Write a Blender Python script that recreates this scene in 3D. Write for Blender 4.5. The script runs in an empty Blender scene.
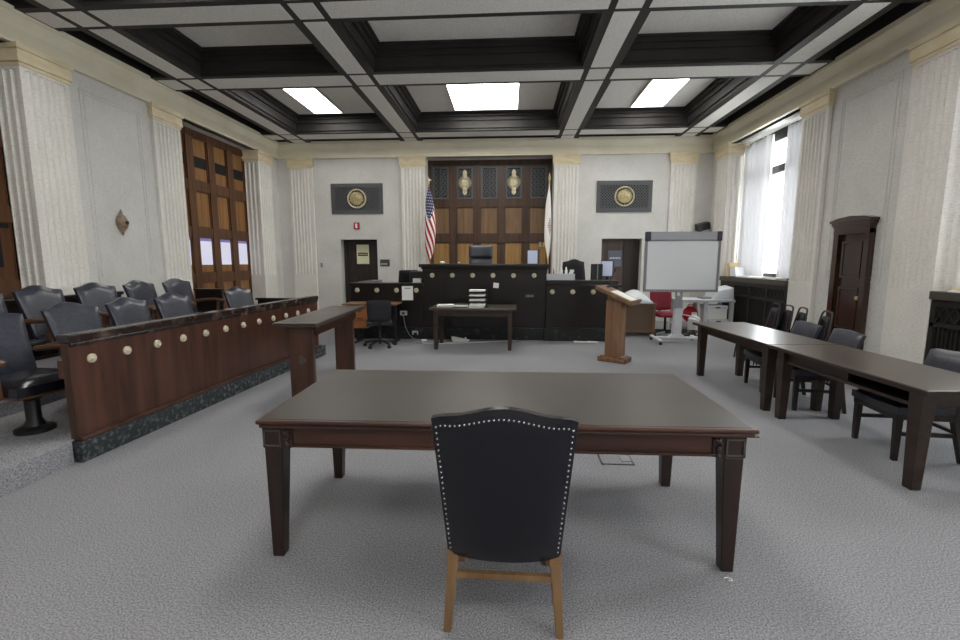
import bpy, bmesh, math, random
from mathutils import Vector, Matrix
random.seed(7)
C = bpy.context.scene.collection
PI = math.pi
R = math.radians

# ------------------------------------------------------------------ materials
def new_mat(name):
    m = bpy.data.materials.new(name); m.use_nodes = True
    nt = m.node_tree; b = nt.nodes['Principled BSDF']
    return m, nt, b
def srgb(c):
    return tuple(((x/255)/12.92 if x/255 <= .04045 else ((x/255+.055)/1.055)**2.4) for x in c) + (1,)
def plain(name, c, rough=.5, metal=0, spec=.5):
    m, nt, b = new_mat(name)
    b.inputs['Base Color'].default_value = srgb(c); b.inputs['Roughness'].default_value = rough
    b.inputs['Metallic'].default_value = metal; b.inputs['Specular IOR Level'].default_value = spec
    return m
def noisy(name, c1, c2, scale=5, rough=.6, stretch=(1,1,1), detail=6, bump=0, lo=.35, hi=.65, spec=.5, rough2=None, coord='Object', distort=0):
    m, nt, b = new_mat(name); N = nt.nodes; L = nt.links
    tc = N.new('ShaderNodeTexCoord'); mp = N.new('ShaderNodeMapping'); mp.inputs['Scale'].default_value = stretch
    nz = N.new('ShaderNodeTexNoise'); nz.inputs['Scale'].default_value = scale; nz.inputs['Detail'].default_value = detail
    nz.inputs['Distortion'].default_value = distort
    cr = N.new('ShaderNodeValToRGB'); cr.color_ramp.elements[0].position = lo; cr.color_ramp.elements[1].position = hi
    cr.color_ramp.elements[0].color = srgb(c1); cr.color_ramp.elements[1].color = srgb(c2)
    L.new(tc.outputs[coord], mp.inputs[0]); L.new(mp.outputs[0], nz.inputs[0]); L.new(nz.outputs[0], cr.inputs[0])
    L.new(cr.outputs[0], b.inputs['Base Color'])
    b.inputs['Roughness'].default_value = rough; b.inputs['Specular IOR Level'].default_value = spec
    if rough2 is not None:
        mr = N.new('ShaderNodeMapRange'); mr.inputs['To Min'].default_value = rough; mr.inputs['To Max'].default_value = rough2
        L.new(nz.outputs[0], mr.inputs[0]); L.new(mr.outputs[0], b.inputs['Roughness'])
    if bump:
        bp = N.new('ShaderNodeBump'); bp.inputs['Strength'].default_value = bump; bp.inputs['Distance'].default_value = .01
        L.new(nz.outputs[0], bp.inputs['Height']); L.new(bp.outputs[0], b.inputs['Normal'])
    return m
def stone(name, c1, c2, vein, joints=None):
    m, nt, b = new_mat(name); N = nt.nodes; L = nt.links
    tc = N.new('ShaderNodeTexCoord')
    a = N.new('ShaderNodeTexNoise'); a.inputs['Scale'].default_value = 1.3; a.inputs['Detail'].default_value = 8; a.inputs['Roughness'].default_value = .65
    f = N.new('ShaderNodeTexNoise'); f.inputs['Scale'].default_value = 22; f.inputs['Detail'].default_value = 4
    mp = N.new('ShaderNodeMapping'); mp.inputs['Scale'].default_value = (1, 1, 6)
    L.new(tc.outputs['Object'], a.inputs[0]); L.new(tc.outputs['Object'], mp.inputs[0]); L.new(mp.outputs[0], f.inputs[0])
    r1 = N.new('ShaderNodeValToRGB'); r1.color_ramp.elements[0].position = .3; r1.color_ramp.elements[1].position = .7
    r1.color_ramp.elements[0].color = srgb(c1); r1.color_ramp.elements[1].color = srgb(c2)
    r2 = N.new('ShaderNodeValToRGB'); r2.color_ramp.elements[0].position = .30; r2.color_ramp.elements[1].position = .5
    r2.color_ramp.elements[0].color = (.75, .75, .75, 1); r2.color_ramp.elements[1].color = (0, 0, 0, 1)
    mx = N.new('ShaderNodeMix'); mx.data_type = 'RGBA'; mx.inputs[7].default_value = srgb(vein)
    L.new(a.outputs[0], r1.inputs[0]); L.new(f.outputs[0], r2.inputs[0])
    L.new(r2.outputs[0], mx.inputs[0]); L.new(r1.outputs[0], mx.inputs[6])
    out = mx.outputs[2]
    L.new(out, b.inputs['Base Color'])
    b.inputs['Roughness'].default_value = .62; b.inputs['Specular IOR Level'].default_value = .3
    return m
def wood(name, c1, c2, axis=2, rough=.35, scale=6, spec=.5, coat=0):
    st = [9, 9, 9]; st[axis] = .6
    m = noisy(name, c1, c2, scale=scale/4, rough=rough, stretch=st, detail=7, lo=.3, hi=.72, spec=spec, distort=.6)
    if coat:
        b = m.node_tree.nodes['Principled BSDF']; b.inputs['Coat Weight'].default_value = coat; b.inputs['Coat Roughness'].default_value = .2
    return m
def emit(name, c, s):
    m, nt, b = new_mat(name)
    b.inputs['Base Color'].default_value = srgb(c); b.inputs['Emission Color'].default_value = srgb(c); b.inputs['Emission Strength'].default_value = s
    return m

M = {}
M['wall'] = stone('limestone wall', (202,201,196), (220,218,213), (178,176,170))
M['pil'] = stone('travertine pilaster', (222,219,212), (236,233,227), (198,193,183))
M['cap'] = noisy('tan stone capital', (220,204,168), (234,221,190), 5, .65, (1,1,3))
M['cornice'] = noisy('cream cornice paint', (229,221,195), (237,230,209), 2, .55)
M['ceil_dark'] = noisy('dark ceiling timber', (40,37,36), (47,44,42), 3, .6, spec=.4)
M['ceil_light'] = noisy('grey acoustic plaster', (222,220,214), (236,234,229), 34, .85, detail=3, bump=.15)
M['lamp'] = emit('fluorescent diffuser', (255,253,248), 7.5)
M['white_metal'] = plain('white metal', (215,215,212), .4)
M['table_wood'] = wood('dark mahogany', (44,25,18), (78,46,33), 0, .32)
M['table_leg'] = wood('dark mahogany upright grain', (30,20,17), (50,32,26), 2, .34)
M['table_top'] = noisy('worn grey brown tabletop', (55,51,46), (68,63,57), 2.2, .36, detail=7, rough2=.46, spec=.5)
M['rt_top'] = noisy('dark laminate tabletop', (58,50,43), (71,62,54), 3, .26, rough2=.34)
M['rt_wood'] = wood('worn dark walnut', (34,25,20), (58,43,34), 1, .4)
M['jury_wood'] = wood('red brown mahogany panel', (52,32,25), (86,55,42), 2, .3)
M['jury_cap'] = noisy('black brown marble rail', (40,30,27), (112,94,84), 7, .2, (1,1,1), lo=.5, hi=.82)
M['marble'] = noisy('green black marble', (46,51,53), (124,130,132), 26, .25, lo=.5, hi=.92, detail=9)
M['marble_dark'] = noisy('dark bench marble', (24,27,27), (96,98,98), 9, .3, lo=.55, hi=.9, detail=9)
M['bench'] = wood('near black mahogany', (17,13,12), (27,20,18), 2, .28)
M['brass'] = noisy('pale aged brass', (196,184,150), (226,216,186), 30, .45, detail=3)
M['gold'] = plain('gilded metal', (190,172,122), .4, .5)
M['seal'] = noisy('aged seal brass', (158,144,100), (196,182,138), 14, .42)
M['rosette'] = plain('ivory rosette', (200,191,168), .5)
M['leather'] = noisy('black leather', (12,13,20), (19,20,30), 60, .22, detail=4, bump=.06, spec=.5)
M['leather_blue'] = noisy('blue black leather', (38,40,50), (52,55,68), 40, .3, detail=4, bump=.05, spec=.6)
M['chair_wood'] = wood('honey oak chair leg', (100,74,48), (136,105,71), 2, .4)
M['arm_wood'] = wood('brown chair arm', (72,47,32), (106,71,47), 1, .4)
M['dark_leg'] = wood('ebony chair leg', (26,20,18), (44,33,28), 2, .4)
M['nail'] = plain('silver nailhead', (212,212,214), .25, .8)
M['panel_frame'] = wood('brown oak frame', (74,47,29), (106,70,45), 2, .4)
M['panel'] = wood('golden oak panel', (120,82,46), (164,120,72), 2, .42)
M['alc_frame'] = wood('alcove dark oak', (54,38,28), (84,60,44), 2, .4)
M['alc_panel'] = wood('alcove oak panel', (104,80,56), (136,106,76), 2, .42)
M['alc_gold'] = wood('alcove lower golden panel', (138,104,58), (174,136,84), 2, .4)
M['grille'] = plain('dark iron grille', (86,87,90), .5, .1)
M['void'] = plain('dark void behind grille', (20,20,22), .8)
M['black'] = plain('black plastic', (22,22,24), .45)
M['blackcloth'] = noisy('black fabric', (24,24,28), (38,38,44), 80, .85)
M['redcloth'] = noisy('burgundy fabric', (112,26,40), (138,38,54), 80, .85)
M['bright_red'] = plain('red cloth', (176,26,34), .8)
M['paper'] = plain('white paper', (236,236,232), .8)
M['cream_paper'] = plain('cream paper', (226,222,190), .8)
M['ink'] = plain('dark ink', (52,50,46), .7)
M['oak'] = wood('medium oak', (104,76,54), (138,104,76), 2, .4)
M['grey_metal'] = plain('silver grey metal', (150,151,156), .4, .3)
M['mid_grey'] = plain('grey plastic', (134,134,140), .5)
M['lt_grey'] = plain('light grey plastic', (196,198,202), .5)
M['board'] = plain('whiteboard surface', (224,227,231), .25)
M['navy'] = plain('slate blue plastic', (44,44,62), .4)
M['orange'] = wood('orange veneer', (136,84,48), (166,110,68), 0, .4)
M['desk_brown'] = plain('brown steel panel', (98,80,64), .45)
M['bronze'] = plain('dark bronze', (46,44,40), .5, .3)
M['bronze_top'] = plain('dark bronze sill', (74,69,62), .45)
M['door_dark'] = wood('black brown door', (34,28,26), (52,43,39), 2, .4)
M['door_brown'] = wood('dark brown door', (74,60,54), (96,80,72), 2, .45)
M['small_door'] = wood('polished mahogany door', (40,24,17), (66,42,29), 2, .2, coat=.4)
M['curtain'], nt, b = new_mat('white curtain')
b.inputs['Base Color'].default_value = srgb((232,232,232)); b.inputs['Roughness'].default_value = .9
tr = nt.nodes.new('ShaderNodeBsdfTranslucent'); tr.inputs[0].default_value = (.88,.88,.9,1)
mx = nt.nodes.new('ShaderNodeMixShader'); mx.inputs[0].default_value = .22
nt.links.new(b.outputs[0], mx.inputs[1]); nt.links.new(tr.outputs[0], mx.inputs[2])
nt.links.new(mx.outputs[0], nt.nodes['Material Output'].inputs[0])
M['glass'], nt, b = new_mat('window glass')
gl = nt.nodes.new('ShaderNodeBsdfGlossy'); gl.inputs['Roughness'].default_value = .02
tp = nt.nodes.new('ShaderNodeBsdfTransparent'); tp.inputs[0].default_value = (.95,.97,.98,1)
mx = nt.nodes.new('ShaderNodeMixShader'); mx.inputs[0].default_value = .06
nt.links.new(tp.outputs[0], mx.inputs[1]); nt.links.new(gl.outputs[0], mx.inputs[2])
nt.links.new(mx.outputs[0], nt.nodes['Material Output'].inputs[0])
M['lit_pane'] = emit('lit corridor glass', (218,218,238), .26)
M['violet_pane'] = emit('violet tinted glass', (140,128,190), .15)
M['blue_screen'] = emit('monitor screen', (186,194,216), .18)
M['stripe_red'] = plain('flag red', (168,34,50), .8)
M['stripe_white'] = plain('flag white', (236,232,226), .8)
M['flag_blue'] = plain('flag blue', (44,50,92), .8)
M['fringe'] = plain('gold fringe', (204,160,70), .7)
M['flag_brown'] = plain('flag emblem brown', (120,86,50), .8)
M['pink_sign'] = plain('fire alarm red', (178,48,56), .4)
M['blue_grey'] = plain('blue grey sign', (96,102,118), .4)
M['pale_text'] = plain('pale lettering', (206,208,212), .6)
M['ornament'] = noisy('brown bronze ornament', (116,96,78), (156,136,116), 20, .5)
M['manila'] = plain('manila folder', (222,200,146), .8)
M['carpet'], nt, b = new_mat('grey speckled carpet')
N = nt.nodes; L = nt.links
tc = N.new('ShaderNodeTexCoord')
n1 = N.new('ShaderNodeTexNoise'); n1.inputs['Scale'].default_value = 120; n1.inputs['Detail'].default_value = 4; n1.inputs['Roughness'].default_value = .75
n2 = N.new('ShaderNodeTexNoise'); n2.inputs['Scale'].default_value = 1.1; n2.inputs['Detail'].default_value = 4
cr = N.new('ShaderNodeValToRGB'); cr.color_ramp.elements[0].position = .34; cr.color_ramp.elements[1].position = .66
cr.color_ramp.elements[0].color = srgb((86,86,92)); cr.color_ramp.elements[1].color = srgb((177,176,179))
c2 = N.new('ShaderNodeValToRGB'); c2.color_ramp.elements[0].position = .3; c2.color_ramp.elements[1].position = .7
c2.color_ramp.elements[0].color = (.9,.9,.91,1); c2.color_ramp.elements[1].color = (1,1,1,1)
mm = N.new('ShaderNodeMix'); mm.data_type = 'RGBA'; mm.blend_type = 'MULTIPLY'; mm.inputs[0].default_value = 1
L.new(tc.outputs['Object'], n1.inputs[0]); L.new(tc.outputs['Object'], n2.inputs[0])
L.new(n1.outputs[0], cr.inputs[0]); L.new(n2.outputs[0], c2.inputs[0])
L.new(cr.outputs[0], mm.inputs[6]); L.new(c2.outputs[0], mm.inputs[7]); L.new(mm.outputs[2], b.inputs['Base Color'])
bp = N.new('ShaderNodeBump'); bp.inputs['Strength'].default_value = .2; bp.inputs['Distance'].default_value = .004
L.new(n1.outputs[0], bp.inputs['Height']); L.new(bp.outputs[0], b.inputs['Normal'])
b.inputs['Roughness'].default_value = .95; b.inputs['Specular IOR Level'].default_value = .1

# ------------------------------------------------------------------ mesh builder
class MB:
    def __init__(s): s.bm = bmesh.new(); s.mi = 0
    def _f(s, vs):
        try:
            f = s.bm.faces.new(vs); f.material_index = s.mi; return f
        except ValueError: return None
    def box(s, x0, x1, y0, y1, z0, z1, bev=0, seg=2, mat=None):
        co = [(x,y,z) for z in (z0,z1) for y in (y0,y1) for x in (x0,x1)]
        return s.hexa(co, bev, seg, mat)
    def hexa(s, co, bev=0, seg=2, mat=None):
        v = [s.bm.verts.new((mat @ Vector(c)) if mat else c) for c in co]
        fs = [s._f([v[i] for i in q]) for q in ((0,2,3,1),(4,5,7,6),(0,1,5,4),(2,6,7,3),(0,4,6,2),(1,3,7,5))]
        if bev:
            es = list({e for f in fs for e in f.edges})
            bmesh.ops.bevel(s.bm, geom=es, offset=bev, segments=seg, affect='EDGES', profile=.5)
        return s
    def taper(s, c0, s0, c1, s1, bev=0):
        (x0,y0,z0),(x1,y1,z1) = c0, c1
        a0,b0 = s0[0]/2, s0[1]/2; a1,b1 = s1[0]/2, s1[1]/2
        co = [(x0-a0,y0-b0,z0),(x0+a0,y0-b0,z0),(x0-a0,y0+b0,z0),(x0+a0,y0+b0,z0),
              (x1-a1,y1-b1,z1),(x1+a1,y1-b1,z1),(x1-a1,y1+b1,z1),(x1+a1,y1+b1,z1)]
        return s.hexa(co, bev)
    def cyl(s, p0, p1, r0, r1=None, n=16, caps=True):
        r1 = r0 if r1 is None else r1
        p0, p1 = Vector(p0), Vector(p1); d = (p1-p0).normalized()
        u = d.orthogonal().normalized(); w = d.cross(u)
        A = [s.bm.verts.new(p0+(u*math.cos(2*PI*i/n)+w*math.sin(2*PI*i/n))*r0) for i in range(n)]
        B = [s.bm.verts.new(p1+(u*math.cos(2*PI*i/n)+w*math.sin(2*PI*i/n))*r1) for i in range(n)]
        for i in range(n): s._f([A[i],A[(i+1)%n],B[(i+1)%n],B[i]])
        if caps: s._f(A[::-1]); s._f(B)
        return s
    def lathe(s, prof, o=(0,0,0), axis=(0,0,1), n=20):
        o = Vector(o); d = Vector(axis).normalized(); u = d.orthogonal().normalized(); w = d.cross(u)
        rings = []
        for r, h in prof:
            r = max(r, 1e-4)
            rings.append([s.bm.verts.new(o+d*h+(u*math.cos(2*PI*i/n)+w*math.sin(2*PI*i/n))*r) for i in range(n)])
        for A, B in zip(rings, rings[1:]):
            for i in range(n): s._f([A[i],A[(i+1)%n],B[(i+1)%n],B[i]])
        s._f(rings[0][::-1]); s._f(rings[-1])
        return s
    def tube(s, pts, r, n=8):
        pts = [Vector(p) for p in pts]; rings = []
        u = None
        for i, p in enumerate(pts):
            d = (pts[min(i+1,len(pts)-1)]-pts[max(i-1,0)]).normalized()
            u = d.orthogonal().normalized() if u is None else (u-d*u.dot(d)).normalized()
            w = d.cross(u)
            rings.append([s.bm.verts.new(p+(u*math.cos(2*PI*k/n)+w*math.sin(2*PI*k/n))*r) for k in range(n)])
        for A, B in zip(rings, rings[1:]):
            for i in range(n): s._f([A[i],A[(i+1)%n],B[(i+1)%n],B[i]])
        s._f(rings[0][::-1]); s._f(rings[-1])
        return s
    def prism(s, poly, f):
        """poly: 2-D outline; f(u, v, t) -> xyz for t in (0, 1)"""
        A = [s.bm.verts.new(f(u,v,0)) for u, v in poly]; B = [s.bm.verts.new(f(u,v,1)) for u, v in poly]
        n = len(poly)
        for i in range(n): s._f([A[i],A[(i+1)%n],B[(i+1)%n],B[i]])
        s._f(A[::-1]); s._f(B)
        return s
    def grid(s, nu, nv, f, thick=None, mfun=None):
        """sheet f(u, v); with thick, a closed solid between f(u,v,0) and f(u,v,1)"""
        V = {}
        ks = (0,1) if thick else (0,)
        for k in ks:
            for i in range(nu+1):
                for j in range(nv+1):
                    V[i,j,k] = s.bm.verts.new(f(i/nu, j/nv, k) if thick else f(i/nu, j/nv))
        for k in ks:
            for i in range(nu):
                for j in range(nv):
                    q = [V[i,j,k],V[i+1,j,k],V[i+1,j+1,k],V[i,j+1,k]]
                    fc = s._f(q if k == 0 else q[::-1])
                    if fc and mfun: fc.material_index = mfun((i+.5)/nu, (j+.5)/nv)
        if thick:
            for i in range(nu):
                for j in (0, nv): s._f([V[i,j,0],V[i,j,1],V[i+1,j,1],V[i+1,j,0]])
            for j in range(nv):
                for i in (0, nu): s._f([V[i,j,0],V[i,j+1,0],V[i,j+1,1],V[i,j,1]])
        return s
    def ball(s, c, r, n=10, sc=(1,1,1)):
        bmesh.ops.create_uvsphere(s.bm, u_segments=n, v_segments=max(4,n//2), radius=r, matrix=Matrix.Translation(c) @ Matrix.Diagonal((*sc,1)))
        return s
    def build(s, name, mat, parent=None, smooth=False, loc=None):
        bmesh.ops.recalc_face_normals(s.bm, faces=s.bm.faces)
        me = bpy.data.meshes.new(name); s.bm.to_mesh(me); s.bm.free()
        for m in (mat if isinstance(mat, (list, tuple)) else [mat]): me.materials.append(M[m])
        if smooth:
            for p in me.polygons: p.use_smooth = True
            try: me.set_sharp_from_angle(angle=R(42))
            except Exception: pass
        o = bpy.data.objects.new(name, me); C.objects.link(o)
        if parent: o.parent = parent
        if loc: o.location = loc
        return o

def tag(o, label, cat, group=None):
    o['label'] = label; o['category'] = cat
    if group: o['group'] = group
    return o
def thing(name, label, cat, loc=(0,0,0), rz=0, group=None):
    o = bpy.data.objects.new(name, None); C.objects.link(o); o.empty_display_size = .1
    o.location = loc; o.rotation_euler = (0,0,rz)
    return tag(o, label, cat, group)
def struct(o):
    o['kind'] = 'structure'; return o
def dup(root, loc, rz, label, group=None):
    r = root.copy(); C.objects.link(r); r.location = loc; r.rotation_euler = (0,0,rz); r['label'] = label
    if group: r['group'] = group
    def rec(src, dst):
        for ch in list(src.children):
            c = ch.copy(); C.objects.link(c); c.parent = dst
            rec(ch, c)
    rec(root, r)
    return r
def bx(name, mat, parent, *a, bev=0, **k):
    return MB().box(*a, bev=bev, **k).build(name, mat, parent)

# ------------------------------------------------------------------ room shell
XL, XR, YB, YF = -6.08, 5.0, 12.0, -3.5
CX = -.54
ZC = 4.57
DOORS_Y = [(8.38,11.0),(3.0,5.6),(-2.4,.22)]

struct(bx('floor', 'carpet', None, -7.2, 6.2, YF-.3, 12.9, -.1, 0))

def fluted(u0, u1, d_back, d_face, n, gr, jam0=None, jam1=None, nj=4):
    """outline of a pilaster in plan: u along the wall, d out of it; grooves on the face, and on the two jamb sides when asked"""
    pts = []
    def grooves(p, q, k, nrm):
        L = math.hypot(q[0]-p[0], q[1]-p[1]); tx, ty = (q[0]-p[0])/L, (q[1]-p[1])/L
        m = L*.08; pitch = (L-2*m)/k
        for i in range(k):
            c = m+pitch*(i+.5); r = min(pitch*.38, gr)
            for a in range(0, 181, 30):
                t = c-r*math.cos(R(a)); dd = -r*.75*math.sin(R(a))
                pts.append((p[0]+tx*t+nrm[0]*dd, p[1]+ty*t+nrm[1]*dd))
    pts.append((u0,d_back))
    if jam0: grooves((u0,d_back),(u0,d_face), nj, (-1,0))
    pts.append((u0,d_face))
    grooves((u0,d_face),(u1,d_face), n, (0,1))
    pts.append((u1,d_face))
    if jam1: grooves((u1,d_face),(u1,d_back), nj, (1,0))
    pts.append((u1,d_back))
    return pts
tn = [0]
def trim(mb, mat, smooth=False):
    tn[0] += 1
    return struct(mb.build('trim_%d' % tn[0], mat, None, smooth))
def pilaster(u0, u1, dep, W, n=6, jam0=False, jam1=False, zf=1.2):
    """W(u, d, z) -> world; d = 0 is the pilaster face's wall plane, dep < 0 its back"""
    mb = MB()
    pf = fluted(u0, u1, dep, .055, n, .035, jam0, jam1)
    mb.prism(pf, lambda u,v,t: W(u,v,zf+t*(3.92-zf)))
    rect = [(u0,dep),(u0,.055),(u1,.055),(u1,dep)]
    mb.prism(rect, lambda u,v,t: W(u,v,t*zf))
    mb.prism(rect, lambda u,v,t: W(u,v,3.92+t*.04))
    trim(mb, 'pil')
    mb = MB()
    for e, z0, z1 in ((.015,3.955,4.0),(.035,4.0,4.03),(.03,4.03,4.15),(.05,4.15,4.215)):
        r = [(u0-e,dep),(u0-e,.055+e),(u1+e,.055+e),(u1+e,dep)]
        mb.prism(r, lambda u,v,t: W(u,v,z0+t*(z1-z0)))
    trim(mb, 'cap')
WL = lambda u,d,z: (XL-.055+d, u, z)
SH = .09
WR = lambda u,d,z: (XR+.055-d, u+SH, z)
WB = lambda u,d,z: (u, YB-d, z)

# side walls: wall panels between openings, headers over openings
def side_wall(name, sgn, face):
    mb = MB()
    def seg(y0, y1, z0, z1, f0=0, f1=.75):
        a, b = face+sgn*f0, face+sgn*f1
        mb.box(min(a,b), max(a,b), y0, y1, z0, z1)
    ys = sorted((a+(SH if sgn > 0 else 0), b+(SH if sgn > 0 else 0)) for a, b in DOORS_Y); cur = YF
    g = 0
    for y0, y1 in ys:
        h = .07 if y1 > 1 else 0
        seg(cur+g, y0-h, 0, 4.9); seg(y0-h, y1+h, 4.2, 4.9, .0); cur = y1; g = h
    seg(cur+g, 12.9, 0, 4.9)
    return struct(mb.build(name, 'wall'))
side_wall('wall_left', -1, XL-.055)
side_wall('wall_right', 1, XR+.055)
mb = MB()
def wb(x0, x1, z0, z1): mb.box(x0, x1, YB, 12.8, z0, z1)
wb(-7.2, -4.49, 0, 4.9); wb(-3.5, -2.18, 0, 4.9); wb(1.12, 2.38, 0, 4.9); wb(3.40, 6.2, 0, 4.9)
wb(-4.49, -3.5, 2.12, 4.9); wb(2.38, 3.40, 2.12, 4.9); wb(-2.18, 1.12, 4.2, 4.9)
struct(mb.build('wall_back', 'wall'))
struct(bx('wall_front', 'wall', None, -7.2, 6.2, YF-.3, YF, 0, 4.9))

for Wf in (WL, WR):
    pilaster(5.6, 6.24, -.45, Wf, 6, jam0=True)
    pilaster(7.73, 8.38, -.45, Wf, 6, jam1=True)
    pilaster(11.0, 11.62, -.45, Wf, 6, jam0=True)
    pilaster(2.36, 3.0, -.45, Wf, 6, jam1=True)
for u in (-5.47, -2.50, 1.43, 4.32):
    pilaster(u-.31, u+.31, -.05, WB, 6)
# recessed moulding lines on the wall panels
for Wf in (WL, WR):
    mb = MB()
    for i, w in ((0,.022),(.06,.012)):
        y0, y1, z0, z1 = 6.44+i, 7.52-i, 1.25+i, 4.0-i
        for a,b,c,d in ((y0,y1,z1-w,z1),(y0,y1,z0,z0+w),(y0,y0+w,z0,z1),(y1-w,y1,z0,z1)):
            mb.prism([(a,-.02),(a,.008),(b,.008),(b,-.02)], lambda u,v,t: Wf(u,v,c+t*(d-c)))
    trim(mb, 'wall')
# cornice round the room
prof = [(-.1,4.2),(.075,4.2),(.075,4.24),(.06,4.25),(.06,4.40),(.075,4.44),(.11,4.5),(.13,4.53),(.15,4.53),(.15,4.6),(-.1,4.6)]
for Wf, a, b in ((WL,YF,12.0),(WR,YF,12.0),(WB,-6.2,5.1)):
    trim(MB().prism(prof, lambda u,v,t: Wf(a+t*(b-a),u,v)), 'cornice')
# alcove top soffit + side returns are the wall; baseboards
struct(bx('baseboard_left', 'pil', None, XL-.06, XL-.02, 6.26, 7.71, 0, .16))
struct(bx('baseboard_right', 'pil', None, XR+.02, XR+.06, 7.46, 7.8, 0, .16))
struct(MB().box(-5.15, -4.45, YB-.03, YB, 0, .16).build('baseboard_back', 'pil'))

# ------------------------------------------------------------------ ceiling with coffers
beams_x = [CX-4.85, CX-1.95, CX+1.95, CX+4.85]
bands_y = [(11.12,11.5),(7.74,8.15),(5.64,5.99),(2.3,2.7),(.25,.62),(-3.0,-2.62)]
HB, HS = .285, .155
mb = MB()
mb.box(-7.2, 6.2, YF-.3, 12.9, 5.06, 5.2)
for x in beams_x: mb.box(x-HB, x+HB, YF, YB, ZC, 5.06)
for y0, y1 in bands_y: mb.box(-6.2, 5.2, y0-.1, y1+.1, ZC+.002, 5.06)
lips = sorted(bands_y)
xs = [-6.0]+beams_x+[4.95]
cols = [(beams_x[i]+HB, beams_x[i+1]-HB) for i in range(3)]
rows = [(lips[i][1]+.1, lips[i+1][0]-.1) for i in range(5)]
def ring(x0, x1, y0, y1, w, z0, z1):
    mb.box(x0, x1, y0, y0+w, z0, z1); mb.box(x0, x1, y1-w, y1, z0, z1)
    mb.box(x0, x0+w, y0+w, y1-w, z0, z1); mb.box(x1-w, x1, y0+w, y1-w, z0, z1)
for x0, x1 in cols:
    for y0, y1 in rows:
        ring(x0, x1, y0, y1, .035, 4.62, 5.05)
        ring(x0+.035, x1-.035, y0+.035, y1-.035, .04, 4.78, 5.05)
        ring(x0+.075, x1-.075, y0+.075, y1-.075, .05, 4.86, 5.05)
        ring(x0+.125, x1-.125, y0+.125, y1-.125, .035, 4.92, 5.05)
mb.box(-6.3, -5.99, YF, YB, 4.61, 5.06); mb.box(4.91, 5.2, YF, YB, 4.61, 5.06); mb.box(-6.2, 5.2, 11.9, 12.2, 4.61, 5.06)
mb.mi = 1
for x0, x1 in cols:
    for y0, y1 in rows:
        mb.box(x0+.15, x1-.15, y0+.15, y1-.15, 4.955, 5.055)
e = .006
ys = [(YF, lips[0][0]-.075)]+[(lips[i][1]+.075, lips[i+1][0]-.075) for i in range(5)]+[(lips[-1][1]+.075, YB-.16)]
for x in beams_x:
    for y0, y1 in ys:
        if y1-y0 > .03: mb.box(x-HS, x+HS, y0, y1, ZC-e, ZC+.01)
    for y0, y1 in lips: mb.box(x-HS, x+HS, y0, y1, ZC-e, ZC+.01)
cs = [(-5.95, beams_x[0]-HS-.09)]+[(beams_x[i]+HS+.09, beams_x[i+1]-HS-.09) for i in range(3)]+[(beams_x[3]+HS+.09, 4.86)]
for x0, x1 in cs:
    for y0, y1 in lips: mb.box(x0, x1, y0, y1, ZC-e, ZC+.01)
struct(mb.build('ceiling', ['ceil_dark','ceil_light']))

# ceiling lights
def light(name_label, x0, x1, y0, y1, double=False):
    t = thing('ceiling_light', name_label, 'ceiling light', ((x0+x1)/2,(y0+y1)/2,4.955), 0, 'fluorescent ceiling lights')
    hx, hy = (x1-x0)/2, (y1-y0)/2
    f = MB()
    f.box(-hx-.03, -hx, -hy-.03, hy+.03, -.05, 0); f.box(hx, hx+.03, -hy-.03, hy+.03, -.05, 0)
    f.box(-hx, hx, -hy-.03, -hy, -.05, 0); f.box(-hx, hx, hy, hy+.03, -.05, 0)
    if double: f.box(-.006, .006, -hy, hy, -.043, 0)
    f.build('frame', 'white_metal', t)
    MB().box(-hx, hx, -hy, hy, -.04, -.005).build('diffuser', 'lamp', t)
light('square double fluorescent light in the coffer above the judge bench', -1.23, .16, 9.05, 10.64, True)
light('narrow fluorescent light in the coffer above the left door paneling', -4.47, -3.84, 9.05, 10.66)
light('narrow fluorescent light in the coffer nearest the tall window', 2.66, 3.33, 9.05, 10.68)
for i, (x0, x1, nm) in enumerate(((-1.23,.16,'middle'),(-4.47,-3.84,'left'),(2.66,3.33,'right'))):
    light('fluorescent light in the %s coffer above the counsel tables' % nm, x0, x1, 3.3, 4.9, i == 0)
    light('fluorescent light in the %s coffer at the rear of the room' % nm, x0, x1, -1.9, -.4, i == 0)

# ------------------------------------------------------------------ paneled doors on the left, alcove paneling
def panel_grid(mb_f, mb_p, P, u0, u1, z0, z1, colsx, rowsz, w):
    """frame boards around openings and recessed panels; P(u, d, z)"""
    def b(m, ua, ub, za, zb, d0, d1): m.prism([(ua,d0),(ua,d1),(ub,d1),(ub,d0)], lambda u,v,t: P(u,v,za+t*(zb-za)))
    us = [u0]+[c for cc in colsx for c in (cc-w/2, cc+w/2)]+[u1]
    for i in range(0, len(us), 2): b(mb_f, us[i], us[i+1], z0, z1, 0, .06)
    zz = [z0]+[z for r in sorted(rowsz) for z in r]+[z1]
    for cc in colsx:
        for i in range(0, len(zz), 2): b(mb_f, cc-w/2, cc+w/2, zz[i], zz[i+1], 0, .052)
        for za, zb in rowsz:
            for k, (o, d) in enumerate(((0,.03),)):
                fr = .02
                b(mb_f, cc-w/2, cc+w/2, zb-fr, zb, 0, d); b(mb_f, cc-w/2, cc+w/2, za, za+fr, 0, d)
                b(mb_f, cc-w/2, cc-w/2+fr, za+fr, zb-fr, 0, d); b(mb_f, cc+w/2-fr, cc+w/2, za+fr, zb-fr, 0, d)
            if mb_p is not None: b(mb_p, cc-w/2+fr, cc+w/2-fr, za+fr, zb-fr, 0, .012)
    return b
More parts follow.
